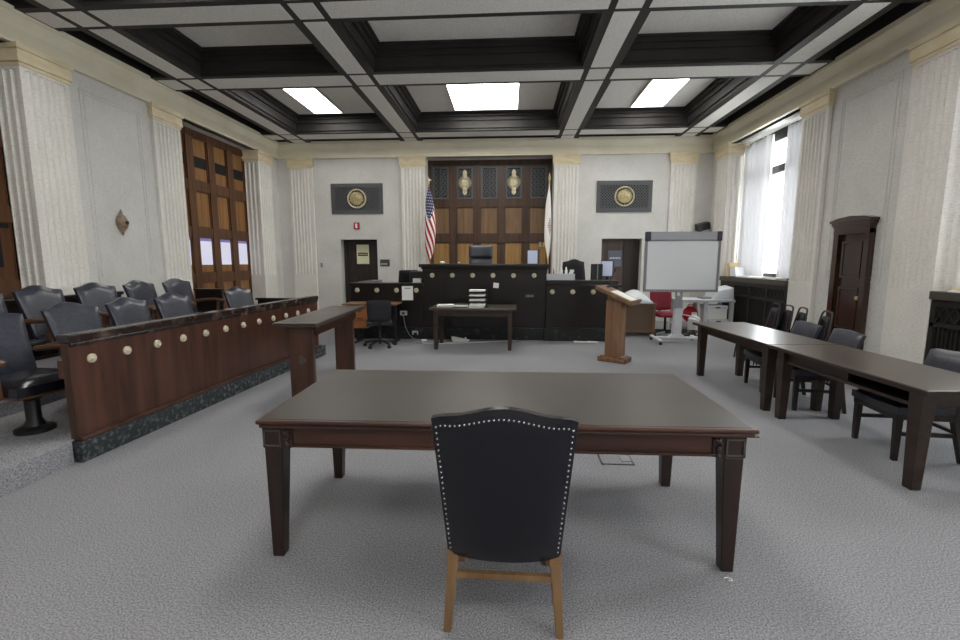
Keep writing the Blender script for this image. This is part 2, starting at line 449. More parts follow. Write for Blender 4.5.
for di, (y0, y1) in enumerate(DOORS_Y[:2]):
    off = y0-8.38
    P = lambda u,d,z: (-6.49+d, u, z)
    f, p, g, dk, lp, vp = MB(), MB(), MB(), MB(), MB(), MB()
    cols_ = [y0+.37+.67*i*(.94+.06) for i in range(4)]
    cols_ = [8.75+off, 9.42+off, 10.09+off, 10.76+off]
    rz = [(3.2,4.06),(2.25,2.99),(1.3,2.05),(.66,1.1),(.12,.5)]
    b_ = panel_grid(f, p, P, y0, y1, 0, 4.2, cols_, rz, .46)
    dr = struct(f.build('door_%d' % (di+1), 'panel_frame'))
    p.build('door_panel', 'panel' if di == 0 else 'panel_frame', dr)
    for c in cols_: b_(dk, c-.2, c+.2, 3.47, 3.69, .012, .02)
    dk.build('dark_plate', 'void', dr)
    for c in cols_:
        b_(lp, c-.19, c+(.19 if di == 0 else .08), 1.47, 1.97, .012, .022); b_(vp, c-.19, c+.19, 1.97, 2.03, .012, .024)
    lp.build('lit_window', 'lit_pane' if di == 0 else 'void', dr); vp.build('tinted_window', 'violet_pane' if di == 0 else 'void', dr)
    struct(MB().box(-6.75, -6.495, y0, y1, 0, 4.2).build('door_%d_backing' % (di+1), 'panel_frame', dr))
# rear-left opening: plain paneling (behind the camera)
struct(MB().box(-6.7, -6.5, DOORS_Y[2][0], DOORS_Y[2][1], 0, 4.2).build('door_7', 'panel_frame'))

# alcove behind the bench
P = lambda u,d,z: (u, 12.45-d, z)
f, p, pg = MB(), MB(), MB()
ac = [CX+.652*k for k in (-2,-1,0,1,2)]
b_ = panel_grid(f, None, P, -2.18, 1.12, 0, 4.2, ac, [(3.18,4.06),(2.27,2.98),(1.2,2.05)], .47)
aw = struct(f.build('wall_alcove', 'alc_frame'))
for c in ac:
    b_(p, c-.215, c+.215, 2.29, 2.96, 0, .012); b_(pg, c-.215, c+.215, 1.22, 2.03, 0, .012)
p.build('oak_panel', 'alc_panel', aw); pg.build('golden_panel', 'alc_gold', aw)
MB().box(-2.18, 1.12, 12.45, 12.7, 0, 4.2).build('wall_alcove_backing', 'void', aw)
b_ = None
def strip(mb, pts, w, y0, y1):
    """flat bar through 2-D points in the x-z plane"""
    for (xa,za),(xb,zb) in zip(pts, pts[1:]):
        L = math.hypot(xb-xa, zb-za); nx, nz = -(zb-za)/L*w/2, (xb-xa)/L*w/2
        mb.prism([(xa+nx,za+nz),(xb+nx,zb+nz),(xb-nx,zb-nz),(xa-nx,za-nz)], lambda u,v,t: (u, y0+t*(y1-y0), v))
for k, c in enumerate(ac):
    t = thing('ornamental_grille', 'dark iron scrollwork grille, ' + ['far left end of the row above the bench','second from left with gilded medallion','in the middle above the judge chair','second from right with gilded medallion','far right end of the row above the bench'][k], 'grille', (c,12.42,3.62), 0, 'iron grilles above the bench')
    m = MB()
    for x0,x1,z0,z1 in ((-.215,.215,.37,.42),(-.215,.215,-.42,-.37),(-.215,-.17,-.37,.37),(.17,.215,-.37,.37),(-.012,.012,-.37,.37)): m.box(x0,x1,-.02,.015,z0,z1)
    for z in (-.28,-.14,0,.14,.28):
        for s in (-1,1):
            cc = [(s*.085+.055*math.cos(a*PI/6), z+.055*math.sin(a*PI/6)) for a in range(13)]
            strip(m, cc, .018, -.015, .01)
            strip(m, [(s*.17,z-.07),(s*.03,z+.07)], .016, -.012, .01); strip(m, [(s*.17,z+.07),(s*.03,z-.07)], .016, -.01, .012)
    m.build('scrollwork', 'grille', t)
    MB().box(-.215,.215,.016,.03,-.42,.42).build('backing', 'void', t)
    if k in (1,3):
        m = MB()
        m.lathe([(.122,0),(.122,.02),(.11,.032),(.09,.02),(.08,.03),(.05,.043),(0,.045)], (0,-.02,0), (0,-1,0), 28)
        m.lathe([(.172,0),(.172,.016),(.162,.022),(.152,.012),(.150,0)], (0,-.02,0), (0,-1,0), 28)
        for s in (-1,1):
            m.lathe([(.06,0),(.06,.025),(.045,.035),(.002,.035)], (0,-.02,s*.175), (0,-1,0), 16)
            m.lathe([(.062,0),(.062,.025),(.045,.035),(.002,.035)], (0,-.02,s*.25), (0,-1,0), 16)
            m.lathe([(.036,0),(.036,.02),(.002,.03)], (0,-.02,s*.29), (0,-1,0), 12)
        m.build('medallion', 'brass', t, True)
# small switch plates low on the alcove paneling
for i, x in enumerate((.83,.93)):
    tag(MB().box(x-.03,x+.03,12.375,12.39,1.93,2.05,.004).build('switch_plate','rosette'), ['cream switch plate on the alcove paneling, the one beside the monitor','cream switch plate on the alcove paneling, the one beside the white flag'][i], 'switch plate', 'switch plates in the alcove')

# back wall doors
dl = struct(MB().box(-4.49,-3.5,12.24,12.3,0,2.12).build('door_3','door_dark'))
fr = MB(); fr.box(-4.46,-4.40,12.2,12.24,0,2.12); fr.box(-3.55,-3.5,12.18,12.24,0,2.12); fr.box(-4.40,-3.55,12.18,12.24,2.06,2.12); fr.build('door_frame','bronze',dl)
MB().box(-4.36,-4.12,12.2,12.235,.95,1.1).build('door_plate','door_dark',dl)
dr = struct(MB().box(2.38,3.40,12.28,12.34,0,2.12).build('door_4','door_brown'))
MB().box(3.0,3.40,12.22,12.28,0,2.10).build('side_leaf','door_dark',dr)
MB().box(2.38,3.0,12.24,12.28,0,2.10).build('door_leaf','door_brown',dr)
sg = MB().box(2.60,2.95,12.215,12.24,1.40,1.82,.004).build('door_window','blue_grey',dr)
m = MB()
for i in range(7): m.box(2.645+i*.04,2.645+i*.04+.027,12.205,12.217,1.605+.008*((i*3)%2),1.645)
m.build('lettering','pale_text',sg)
# notice and plaque
t = thing('door_notice','cream paper notice taped to the dark door left of the bench','notice',(-3.97,12.235,1.73))
MB().box(-.17,.17,-.006,0,-.26,.26).build('sheet','cream_paper',t)
m = MB(); m.box(-.135,.135,-.009,-.006,-.045,.045); m.build('printed_band','ink',t)
m = MB()
for i in range(8): m.box(-.115+i*.03,-.115+i*.03+.018,-.011,-.009,-.012,.014)
m.build('lettering','cream_paper',t)
t = thing('room_plaque','small dark plaque with pale lettering on the wall beside the left door','plaque',(-3.3,12,1.5))
MB().box(-.13,.13,-.02,0,-.09,.09,.004).build('plate','bronze_top',t)
m = MB()
for i in range(5): m.box(-.1+i*.034,-.1+i*.034+.022,-.024,-.02,-.045,-.012)
m.build('lettering','pale_text',t)
t = thing('fire_alarm_strobe','small red fire alarm strobe above the door left of the bench','fire alarm',(-4.03,12,2.47))
MB().box(-.075,.075,-.05,0,-.085,.085,.01).build('housing','pink_sign',t); MB().box(-.03,.03,-.07,-.05,-.06,.06,.01).build('lens','paper',t)
tag(MB().box(-5.06,-5.0,11.985,12,1.38,1.5,.004).build('light_switch','mid_grey'),'small grey wall switch on the stone left of the notice door','switch')

# vent grilles with medallions
def vent(x, label):
    t = thing('wall_vent', label, 'vent', (x,YB,3.17), 0, 'vent grilles with round seals')
    m = MB(); w, h = .69, .39
    m.box(-w,w,-.03,0,h-.1,h); m.box(-w,w,-.03,0,-h,-h+.1); m.box(-w,-w+.1,-.03,0,-h+.1,h-.1); m.box(w-.1,w,-.03,0,-h+.1,h-.1)
    m.build('frame','grille',t)
    m = MB(); a, b = w-.1, h-.1
    for s in (-1,1):
        k = -a-b
        while k < a+b:
            # line z = s*(x-k)
            x0, x1 = max(-a, k-b), min(a, k+b)
            if x1 > x0: strip(m, [(x0,s*(x0-k)),(x1,s*(x1-k))], .022, -.022 if s > 0 else -.018, -.008 if s > 0 else -.004)
            k += .075
    m.build('lattice','grille',t)
    MB().box(-w+.02,w-.02,-.004,0,-h+.02,h-.02).build('backing','void',t)
    m = MB()
    m.lathe([(.25,0),(.25,.04),(.238,.055),(.222,.05),(.215,.03),(.213,0)], (0,-.01,0), (0,-1,0), 40)
    m.build('ring','brass',t,True)
    m = MB()
    m.lathe([(.172,0),(.172,.05),(.155,.062),(.142,.05),(.13,.055),(.08,.07),(.0,.075)], (0,-.015,0), (0,-1,0), 40)
    m.build('medallion','seal',t,True)
vent(-4.0,'dark lattice vent with brass seal above the left door'); vent(2.9,'dark lattice vent with brass seal above the right door')

# brown ornament on the left wall
t = thing('wall_ornament','small brown bronze teardrop ornament on the left stone wall','ornament',(XL-.055,6.92,2.15))
m = MB(); m.lathe([(.002,.21),(.018,.17),(.025,.13),(.06,.09),(.085,.03),(.085,-.03),(.06,-.09),(.025,-.13),(.018,-.17),(.002,-.21)],(.03,0,0),(0,0,1),20)
m.build('body','ornament',t,True)
MB().lathe([(.03,0),(.03,.015),(.012,.02)],(.11,0,0),(1,0,0),12).build('boss','bronze',t)

# speaker high on the back wall
t = thing('wall_speaker','black loudspeaker tilted down on the wall right of the whiteboard','speaker',(4.80,11.9,2.42),0)
m = MB(); mt = Matrix.Rotation(R(14),4,'Y') @ Matrix.Rotation(R(-15),4,'X'); mt = Matrix.Rotation(R(-14),4,'Y') @ Matrix.Rotation(R(12),4,'X')
m.box(-.155,.155,-.18,.0,-.085,.085,.012,mat=mt); m.build('cabinet','black',t)
MB().box(-.03,.03,-.02,.1,-.14,-.06).build('bracket','mid_grey',t)

# right wall small door with pediment
sd = MB()
sd.prism([(6.61,0),(6.61,.03),(7.29,.03),(7.29,0)], lambda u,v,t: WR(u,v+.0,.0+t*2.0))
door5 = struct(sd.build('door_5','small_door'))
m = MB()
for a,b in ((6.60,6.69),(7.20,7.30)):
    m.prism([(a,0),(a,.085),(b,.085),(b,0)], lambda u,v,t: WR(u,v,t*2.0))
for z0,z1,e in ((1.94,2.04,.0),(2.04,2.07,.01),(2.07,2.11,.025),(2.11,2.15,.045)):
    m.prism([(6.60-e,0),(6.60-e,.09+e),(7.30+e,.09+e),(7.30+e,0)], lambda u,v,t: WR(u,v,z0+t*(z1-z0)))
m.prism([(6.56,2.15),(7.34,2.15),(7.22,2.18),(6.95,2.20),(6.68,2.18)], lambda u,v,t: WR(u,t*.12,v))
m.build('door_surround','small_door',door5)
m = MB()
for z0,z1 in ((1.3,1.84),(.55,1.17)):
    for i,(e,d) in enumerate(((0,.05),(.04,.036),(.05,.05))):
        if i == 0:
            for ua,ub,za,zb in ((6.75,7.14,z1-.04,z1),(6.75,7.14,z0,z0+.04),(6.75,6.79,z0+.04,z1-.04),(7.10,7.14,z0+.04,z1-.04)):
                m.prism([(ua,.03),(ua,.058),(ub,.058),(ub,.03)], lambda u,v,t: WR(u,v,za+t*(zb-za)))
        elif i == 2:
            m.prism([(6.75+e,.03),(6.75+e,d),(7.14-e,d),(7.14-e,.03)], lambda u,v,t: WR(u,v,z0+e+t*(z1-z0-2*e)))
m.build('raised_panel','small_door',door5)
MB().lathe([(.02,0),(.02,.03),(.03,.04),(.03,.06),(.01,.07)],WR(6.72,.03,1.02),(-1,0,0),14).build('door_knob','gold',door5,True)

# ------------------------------------------------------------------ windows on the right
WX = 5.52
def window(i, y0, y1):
    m = MB()
    def fb(ya,yb,za,zb,d=.08): m.box(WX-d/2,WX+d/2,ya,yb,za,zb)
    fb(y0,y1,3.99,4.2,.1); fb(y0,y1,1.15,1.3,.1); fb(y0,y0+.1,1.3,4.0); fb(y1-.1,y1,1.3,4.0)
    fb(y0,y1,3.34,3.50,.1)
    for k in (.27,.78):
        y = y0+(y1-y0)*k; fb(y-.025,y+.025,1.3,4.0,.05)
    w = struct(m.build('window_%d' % i,'bronze'))
    MB().box(WX-.006,WX+.006,y0+.05,y1-.05,1.25,4.05).build('glass','glass',w)
    m = MB()
    m.box(XR+.055,6.0,y0-.0,y1,-.0,1.15)
    m.build('window_%d_apron' % i,'wall',w)
for i, (y0,y1) in enumerate(DOORS_Y): window(i+1,y0+SH,y1+SH)  # last window is unseen, added behind the camera for its daylight
def curtain(y0, y1, label, nf=6):
    m = MB(); rng = random.Random(int(y0*100))
    ph = [rng.uniform(-.5,.5) for _ in range(40)]
    def f(u,v,k):
        y = y0+(y1-y0)*u; a = u*nf*2*PI
        fl = .5+.5*(1-v)
        x = WX-.17+.045*math.sin(a+ph[int(u*nf)%40]*.6)*(.6+.4*v)+.015*math.sin(2.3*a)
        return (x+(.004 if k else 0), y+.012*math.cos(a), 1.22+2.90*v)
    m.grid(nf*12, 6, f, thick=True)
    tag(m.build('curtain','curtain',None,True), label, 'curtain', 'white window curtains')
curtain(10.0,11.04,'white folded curtain at the far side of the window behind the whiteboard',6)
curtain(8.5,9.44,'white folded curtain at the near side of the window behind the whiteboard',6)
curtain(4.75,5.64,'white folded curtain of the near right window, at its far jamb',5)
curtain(3.05,3.8,'white folded curtain of the near right window, at its near jamb',5)
# radiator covers
def heater(y0, y1, label):
    t = thing('radiator_cover', label, 'radiator cover', (XR,(y0+y1)/2,0), 0, 'bronze radiator covers')
    h = (y1-y0)/2-.01
    MB().box(-.04,.30,-h,h,1.10,1.2,.01).build('top','bronze_top',t)
    m = MB(); m.box(.0,.03,-h,h,0,.1); m.box(.0,.03,-h,h,1.02,1.1)
    n = 4
    for k in range(n+1):
        y = -h+.03+(2*h-.06)*k/n; m.box(0,.035,y-.03,y+.03,.1,1.02)
    m.box(0,.03,-h,h,.78,.83)
    m.build('frame','bronze',t)
    m = MB()
    a = int(2*h/.055)
    for k in range(a): 
        y = -h+.03+k*.055; m.box(.008,.02,y,y+.014,.1,.78)
    m.build('bar_grille','bronze',t)
    m = MB(); k = -h
    Pq = lambda u,v,t: (.006+t*.012, u, v)
    while k < h-.12:
        for s in (0,1):
            a0,a1 = (.83,1.02) if s == 0 else (1.02,.83)
            m.prism([(k,a0),(k+.015,a0),(k+.135,a1),(k+.12,a1)], Pq)
        k += .12
    m.build('lattice','bronze',t)
    MB().box(.03,.25,-h,h,0,1.02).build('backing','void',t)
heater(8.47,11.09,'dark bronze radiator cover beneath the window behind the whiteboard')
heater(3.09,5.69,'dark bronze radiator cover below the near right window by the counsel tables')

# ------------------------------------------------------------------ judge bench
FB = 8.88
rb = lambda m,x,z,y,r=.047: m.lathe([(r,0),(r,.012),(r*.8,.02),(r*.7,.012),(r*.45,.016),(r*.3,.028),(.004,.03)],(x,y,z),(0,-1,0),16)
t = thing('judge_bench','long near-black carved wooden judge bench with marble base below the alcove','judge bench',(0,FB,0))
m = MB()
m.box(-1.69,.73,.02,.12,.24,1.38); m.box(-1.69,-1.6,.12,1.2,.24,1.38); m.box(.64,.73,.12,1.2,.24,1.38); m.box(-1.6,.64,.12,.7,1.0,1.06)
m.build('center_panel','bench',t)
m = MB()
m.box(-1.70,.74,-.02,.14,1.34,1.39,.008); m.box(-1.72,.76,-.04,.16,1.39,1.43,.01); m.box(-1.76,.80,-.08,.5,1.43,1.49,.012)
m.build('top_molding','bench',t)
m = MB(); m.box(-1.69,.70,-.015,.10,0,.2); m.box(-1.69,.70,-.03,.1,.2,.24,.006)
m.build('center_base','marble_dark',t)
m = MB(); m.box(-3.15,-1.69,.0,.08,.24,1.06); m.box(-3.15,-3.07,.08,1.6,0,1.06); m.build('left_panel','bench',t)
m = MB(); m.box(-3.19,-1.69,-.03,.3,1.06,1.12,.01); m.box(-3.19,-3.03,.3,1.6,1.06,1.12,.01); m.build('left_counter','bench',t)
MB().box(-3.15,-1.69,-.02,.08,0,.24,.004).build('left_base','marble_dark',t)
m = MB(); m.box(.73,2.08,-.06,.06,.26,1.06); m.box(2.01,2.08,.06,1.6,0,1.06); m.build('right_panel','bench',t)
m = MB(); m.box(.73,2.16,-.09,.25,1.06,1.10,.01); m.box(.73,2.10,-.05,.25,1.10,1.18,.01); m.box(1.9,2.12,.25,1.6,1.06,1.12,.01); m.build('right_counter','bench',t)
m = MB(); m.box(.70,2.09,-.08,.06,0,.235,.004); m.box(.70,2.09,-.1,.06,.235,.26,.006); m.build('right_base','marble_dark',t)
for x in [-1.51+.4*i for i in range(6)]:
    m = MB(); rb(m,x,1.27,.02); m.build('rosette','rosette',t,True)
for x in [-3.02+.397*i for i in range(4)]:
    m = MB(); rb(m,x,.975,.0); m.build('rosette','rosette',t,True)
for x in (.84,1.23,1.62):
    m = MB(); rb(m,x,.96,-.06); m.build('rosette','rosette',t,True)
struct(bx('floor_dais','carpet',None,-2.4,1.3,9.75,12.44,0,.5))

# notes, outlets and cords on the bench front
t = thing('paper_notice','white paper notice hanging on the left wing of the bench','notice',(-2.0,FB-.002,.92))
MB().box(-.11,.11,-.032,-.027,-.14,.14).build('sheet','paper',t)
m = MB()
for i in range(6): m.box(-.055+i*.02,-.055+i*.02+.013,-.034,-.032,.085,.105)
m.build('lettering','ink',t)
o = tag(MB().box(-.055,.055,-.004,0,-.05,.05).build('sticky_note','paper'),'small square white note stuck tilted on the bench front','note'); o.location = (-.25,FB+.018,1.075); o.rotation_euler = (0,R(6),0)
t = thing('bench_plaque','small dark plaque with pale marks on the bench front right of the center','plaque',(.41,FB+.02,.87))
MB().box(-.1,.1,-.012,0,-.045,.045,.003).build('plate','black',t)
m = MB()
for x in (-.06,-.03,.0,.03,.06): m.box(x-.009,x+.009,-.015,-.012,-.02,.02)
m.build('lettering','mid_grey',t)
t = thing('power_outlet','white power outlet box on the bench left wing with a grey cord','outlet',(-2.09,FB,.52))
MB().box(-.07,.07,-.03,0,-.045,.045,.005).build('cover','lt_grey',t)
MB().box(-.025,.025,-.045,-.03,-.02,.02,.003).build('plug','black',t)
(MB().tube([(0,-.05,-.02),(.02,-.08,-.12),(.05,-.09,-.27),(.12,-.09,-.42),(.21,-.1,-.5),(.34,-.2,-.508),(.42,-.27,-.508)],.009).build('power_cord','mid_grey',t,True))
t = thing('low_outlet','small pale outlet low on the marble base left of the table','outlet',(-1.86,FB-.015,.13))
m = MB(); m.box(-.06,.06,-.02,0,0,.035,.003); m.box(-.06,-.035,-.02,0,-.04,0); m.box(.035,.06,-.02,0,-.04,0); m.build('cover','lt_grey',t)
t = thing('power_strip','grey power strip with tangled cord on the carpet by the bench','power strip',(-1.6,8.42,0),R(18))
MB().box(-.16,.16,-.04,.04,0,.04,.01).build('body','mid_grey',t)
MB().tube([(.14,0,.03),(.2,.05,.02),(.25,0,.012),(.2,-.1,.012),(.05,-.12,.012),(-.05,-.07,.02)],.008).build('cord','lt_grey',t,True)
MB().box(-.05,.05,-.03,.03,.04,.07,.01).build('plug','paper',t)
t = thing('paper_tray','crumpled cream paper tray lying on the carpet behind the small table','tray',(-.92,8.62,0),R(-4))
m = MB(); m.hexa([(-.15,-.05,0),(.13,-.06,0),(-.15,.06,0),(.13,.05,0),(-.18,-.06,.10),(.17,-.07,.03),(-.17,.07,.09),(.17,.06,.035)]); m.build('tray_body','paper',t)
MB().box(.08,.1,-.03,.04,.03,.085).build('torn_flap','paper',t)
tag(MB().tube([(-1.3,8.3,.012),(-1.0,8.38,.012),(-.6,8.5,.012),(-.2,8.62,.012),(.15,8.74,.012)],.009).build('extension_cable','lt_grey',None,True),'pale grey cord running along the carpet under the small table','cord')
for i,(x,y,w,l) in enumerate(((1.4,8.70,.14,'left'),(1.62,8.70,.1,'right'))):
    o = MB().hexa([(-w,-.04,0),(w,-.05,0),(-w,.04,0),(w,.05,0),(-w,-.03,.01),(w,-.05,.02),(-w,.04,.02),(w,.04,.01)]).build('paper_scrap','paper')
    o.location = (x,y,.001); tag(o,'white paper scrap at the bench base beside the lectern, the %s one' % ('longer' if i == 0 else 'shorter'),'paper')

# ------------------------------------------------------------------ upholstered chair shapes
def back_solid(w0, w1, h, bump, t, rec, curve=.02, z0=0, y0=0, nu=18, nv=14, puff=.02, side=0):
    """camel-top upholstered back, front at +y; w0 width at the bottom, w1 at the top"""
    m = MB()
    def f(u,v,k):
        s = 2*u-1
        top = h+bump*(math.cos(min(1,abs(s)/.8)*PI)*.5+.5)-.012*max(0,abs(s)-.85)/.15
        z = top*v-.022*(1-s*s)*(1-v)**4
        w = (w0+(w1-w0)*v)/2-side*math.sin(PI*v)
        edge = (1-abs(s)**6)*(1-abs(2*v-1)**8)
        y = y0-rec*v+curve*s*s+(t/2*(.45+.55*edge)+puff*edge*.5)*(1 if k == 0 else -1)
        return (s*w, y, z0+z)
    return m.grid(nu,nv,f,thick=True)
def seat_solid(wf, wb, y0, y1, z0, z1, crown=.03, n=12):
    m = MB()
    def f(u,v,k):
        s = 2*u-1; y = y0+(y1-y0)*v; w = (wb+(wf-wb)*v)/2
        e = (1-abs(s)**6)*(1-abs(2*v-1)**8)
        z = z1-.035+(.035+crown*.5)*e if k else z0
        return (s*w, y+(.02*(1-s*s) if v > .9 else 0), z)
    return m.grid(n,n,f,thick=True)

# the chair in front
def side_chair(label, loc, rz, leg='chair_wood', lea='leather', group=None, cat='chair', H=.53, bump=.045, name='leather_chair', wt=.545, nails=True, z0=.455):
    t = thing(name, label, cat, loc, rz, group)
    back_solid(.465,wt,H,bump,.075,.14,.012,z0,-.02,puff=.012).build('backrest',lea,t,True)
    seat_solid(.52,.46,-.02,.44,.38,.47).build('seat',lea,t,True)
    m = MB(); m.box(-.22,.22,.0,.03,.33,.39); m.box(-.24,.24,.40,.43,.33,.39); m.box(-.235,-.205,.0,.43,.33,.39); m.box(.205,.235,.0,.43,.33,.39); m.build('seat_frame',leg,t)
    for s in (-1,1):
        m = MB(); m.hexa([(s*.235-.016,-.07,0),(s*.235+.016,-.07,0),(s*.235-.016,-.04,0),(s*.235+.016,-.04,0),
                          (s*.215-.022,-.03,.3),(s*.215+.022,-.03,.3),(s*.215-.024,.02,.3),(s*.215+.024,.02,.3)],.004)
        m.hexa([(s*.215-.024,-.03,.3),(s*.215+.024,-.03,.3),(s*.215-.024,.02,.3),(s*.215+.024,.02,.3),
                (s*.212-.024,-.03,.5),(s*.212+.024,-.03,.5),(s*.212-.024,.015,.5),(s*.212+.024,.015,.5)])
        m.build('leg',leg,t)
        MB().taper((s*.225,.40,0),(.036,.036),(s*.22,.40,.38),(.05,.05),.004).build('leg',leg,t)
    m = MB(); m.box(-.2,.2,-.03,-.008,.222,.248); m.build('stretcher',leg,t)
    for s in (-1,1):
        MB().box(s*.222-.011,s*.222+.011,-.02,.39,.2,.232).build('stretcher',leg,t)
    if nails:
        m = MB()
        def pos(s, v):
            top = H+bump*(math.cos(min(1,abs(s)/.8)*PI)*.5+.5)-.012*max(0,abs(s)-.85)/.15
            w = (.465+(wt-.465)*v)/2
            e = (1-abs(s)**6)*(1-abs(2*v-1)**8)
            return (s*w, -.02-.14*v+.012*s*s-(.0375*(.45+.55*e)+.006*e)-.001, z0+top*v)
        for s in (-.94,.94):
            for i in range(24): m.ball(pos(s,.06+.88*i/23),.0046,8)
        for i in range(1,28): m.ball(pos(-.94+1.88*i/28,.945),.0046,8)
        m.build('nailhead_trim','nail',t,True)
    return t
side_chair('black leather chair with silver nailheads and honey legs at the large table',(-.012,1.775,0),R(-.6),H=.65,bump=.034,z0=.33)

# ------------------------------------------------------------------ main counsel table
t = thing('counsel_table','large dark mahogany table with grey-brown worn top in the middle foreground','table',(-.043,2.66,0),R(.6))
W, D = 1.214, .535
m = MB(); m.box(-W,W,-D,D,.715,.735,.008,2); m.box(-W-.012,W+.012,-D-.012,D+.012,.737,.759,.010,3); m.build('edge_molding','table_wood',t)
MB().box(-W+.015,W-.015,-D+.015,D-.015,.752,.7605).build('tabletop','table_top',t)
for s in (-1,1):
    a = MB(); a.box(-W+.16,W-.16,s*(D-.045)-.018,s*(D-.045)+.018,.612,.715); a.box(-W+.16,W-.16,s*(D-.03)-.016,s*(D-.03)+.016,.612,.625,.004); a.build('apron','table_wood',t)
    MB().box(s*(W-.08)-.018,s*(W-.08)+.018,-D+.15,D-.15,.612,.715).build('apron','table_wood',t)
for sx in (-1,1):
    for sy in (-1,1):
        cx, cy = sx*(W-(.06 if sx < 0 else .082)), (-(D-.07) if sy < 0 else D-.15)
        m = MB(); m.taper((cx+sx*.012,cy+sy*.01,0),(.06,.06),(cx,cy,.605),(.094,.094),.005); m.box(cx-.052,cx+.052,cy-.052,cy+.052,.605,.715,.004)
        lg = m.build('leg','table_leg',t)
        m = MB(); yy = cy+sy*.053
        for a,b,c,d in ((-.044,.044,.695,.702),(-.044,.044,.617,.624),(-.044,-.037,.617,.702),(.037,.044,.617,.702)): m.box(cx+a,cx+b,yy-.005,yy+.005,c,d)
        m.build('square_inlay','bronze_top',lg)
        if sy < 0:
            m = MB(); ix = cx-sx*.078
            pts = [(ix+.014*math.cos(a*.9)*(.4+a/12), yy-.004, .62+.085*a/11) for a in range(12)]
            m.tube(pts,.007,6); m.ball((ix,yy,.62),.014,8); m.ball((ix,yy,.66),.012,8); m.ball((ix,yy,.695),.012,8); m.box(ix-.026,ix+.026,yy+.002,yy+.03,.61,.713)
            m.build('carved_scroll','table_leg',lg)
# floor boxes
for x,y,l in ((.85,3.52,'thin-framed floor outlet lid in the carpet under the large table'),(2.1,4.14,'thin-framed floor outlet lid in the carpet past the right end of the large table')):
    t = thing('floor_outlet',l,'floor outlet',(x,y,0),0,'floor outlets')
    m = MB()
    for a,b,c,d in ((-.125,.125,-.16,-.148),(-.125,.125,.148,.16),(-.125,-.115,-.16,.16),(.115,.125,-.16,.16)): m.box(a,b,c,d,0,.006)
    m.build('frame','bronze_top',t)
    m = MB(); m.box(.04,.115,-.1,.0,0,.005); m.build('finger_plate','mid_grey',t)
t = tag(MB().tube([(1.07,2.12,.003),(1.09,2.125,.003),(1.105,2.11,.003),(1.1,2.1,.003),(1.085,2.105,.003)],.0022,6).build('plastic_clip','paper',None,True),'tiny clear plastic clip on the carpet by the large table right leg','clip')

# ------------------------------------------------------------------ tall narrow table by the jury box
t = thing('narrow_stand','tall narrow dark wooden stand with panel legs between the jury box and large table','stand',(-2.085,4.27,0),R(3.0))
m = MB(); m.box(-.215,.215,0,1.72,.905,.925,.006); m.box(-.222,.222,-.01,1.73,.923,.95,.01,3); m.build('top','rt_top',t)
m = MB(); m.box(-.15,.15,.14,.17,.86,.905); m.box(.12,.15,.17,1.56,.80,.905); m.box(-.15,-.12,.17,1.56,.80,.905); m.build('apron','table_wood',t)
for y in (.11,1.5):
    lg = MB().box(-.122,.122,y,y+.06,0,.905,.004).build('panel_leg','jury_wood',t)
    if y < 1:
        m = MB()
        for a in range(3): m.lathe([(.022,0),(.022,.004),(.004,.006)],(.022*math.cos(a*2.1),y,.55+.025*math.sin(a*2.1)),(0,-1,0),10)
        m.build('inlay_motif','bronze_top',lg)
MB().box(-.16,.16,.1,.18,.885,.906,.004).build('bracket','table_leg',t)

# ------------------------------------------------------------------ jury box
ang = math.atan2(3.99,.23); LJ = 4.0
t = thing('jury_box','long mahogany jury box front with brass rosettes and dark marble base','jury box',(-3.32,3.12,0),ang)
MB().box(.06,LJ,0,.05,.19,.925).build('front_panel','jury_wood',t)
m = MB(); m.box(.05,LJ+.01,-.012,.06,.90,.93,.006); m.box(.04,LJ+.02,-.018,.10,.93,.995,.008); m.build('top_rail','jury_cap',t)
m = MB(); m.box(.02,LJ+.14,-.045,.05,0,.165,.004); m.build('marble_base','marble',t)
MB().box(.04,LJ+.02,-.035,.05,.165,.195,.006).build('base_molding','jury_wood',t)
m = MB(); m.box(.035,.06,.0,.06,.18,.93); m.box(.03,.06,.06,.1,.66,.8,.004); m.build('end_stile','jury_wood',t)
for i in range(12):
    m = MB(); rb(m,.21+i*.3165,.785,0,.037); m.build('rosette','rosette',t,True)
# end rail with gate gap and back panel
m = MB(); m.box(LJ-.04,LJ,.05,1.0,.17,.92); m.build('end_panel','bench',t); MB().box(LJ-.06,LJ+.02,.1,1.03,.92,.955,.006).build('end_rail','bench',t)
struct(MB().prism([(-3.345,-3.2),(-3.345,3.13),(-3.36,3.14),(-3.14,7.1),(-6.13,7.1),(-6.13,-3.2)], lambda u,v,t: (u,v,t*.17)).build('floor_riser','carpet'))
struct(bx('floor_tier','carpet',None,-6.13,-4.48,1.2,7.1,.17,.30))
t = thing('back_rail','low black wooden rail behind the back row of jury chairs','rail',(-5.9,0,.30))
MB().box(-.1,-.05,1.5,6.6,0,.74).build('rail_panel','bench',t)
MB().box(-.13,-.02,1.5,6.62,.74,.79,.006).build('rail_cap','bench',t)
t = thing('end_screen','low dark wooden screen at the far end of the back jury row','screen',(-5.25,7.12,0))
MB().box(.12,.55,0,.05,0,1.07).build('screen_panel','bench',t)
MB().box(.1,.57,-.02,.07,1.07,1.1,.005).build('screen_cap','bench',t)

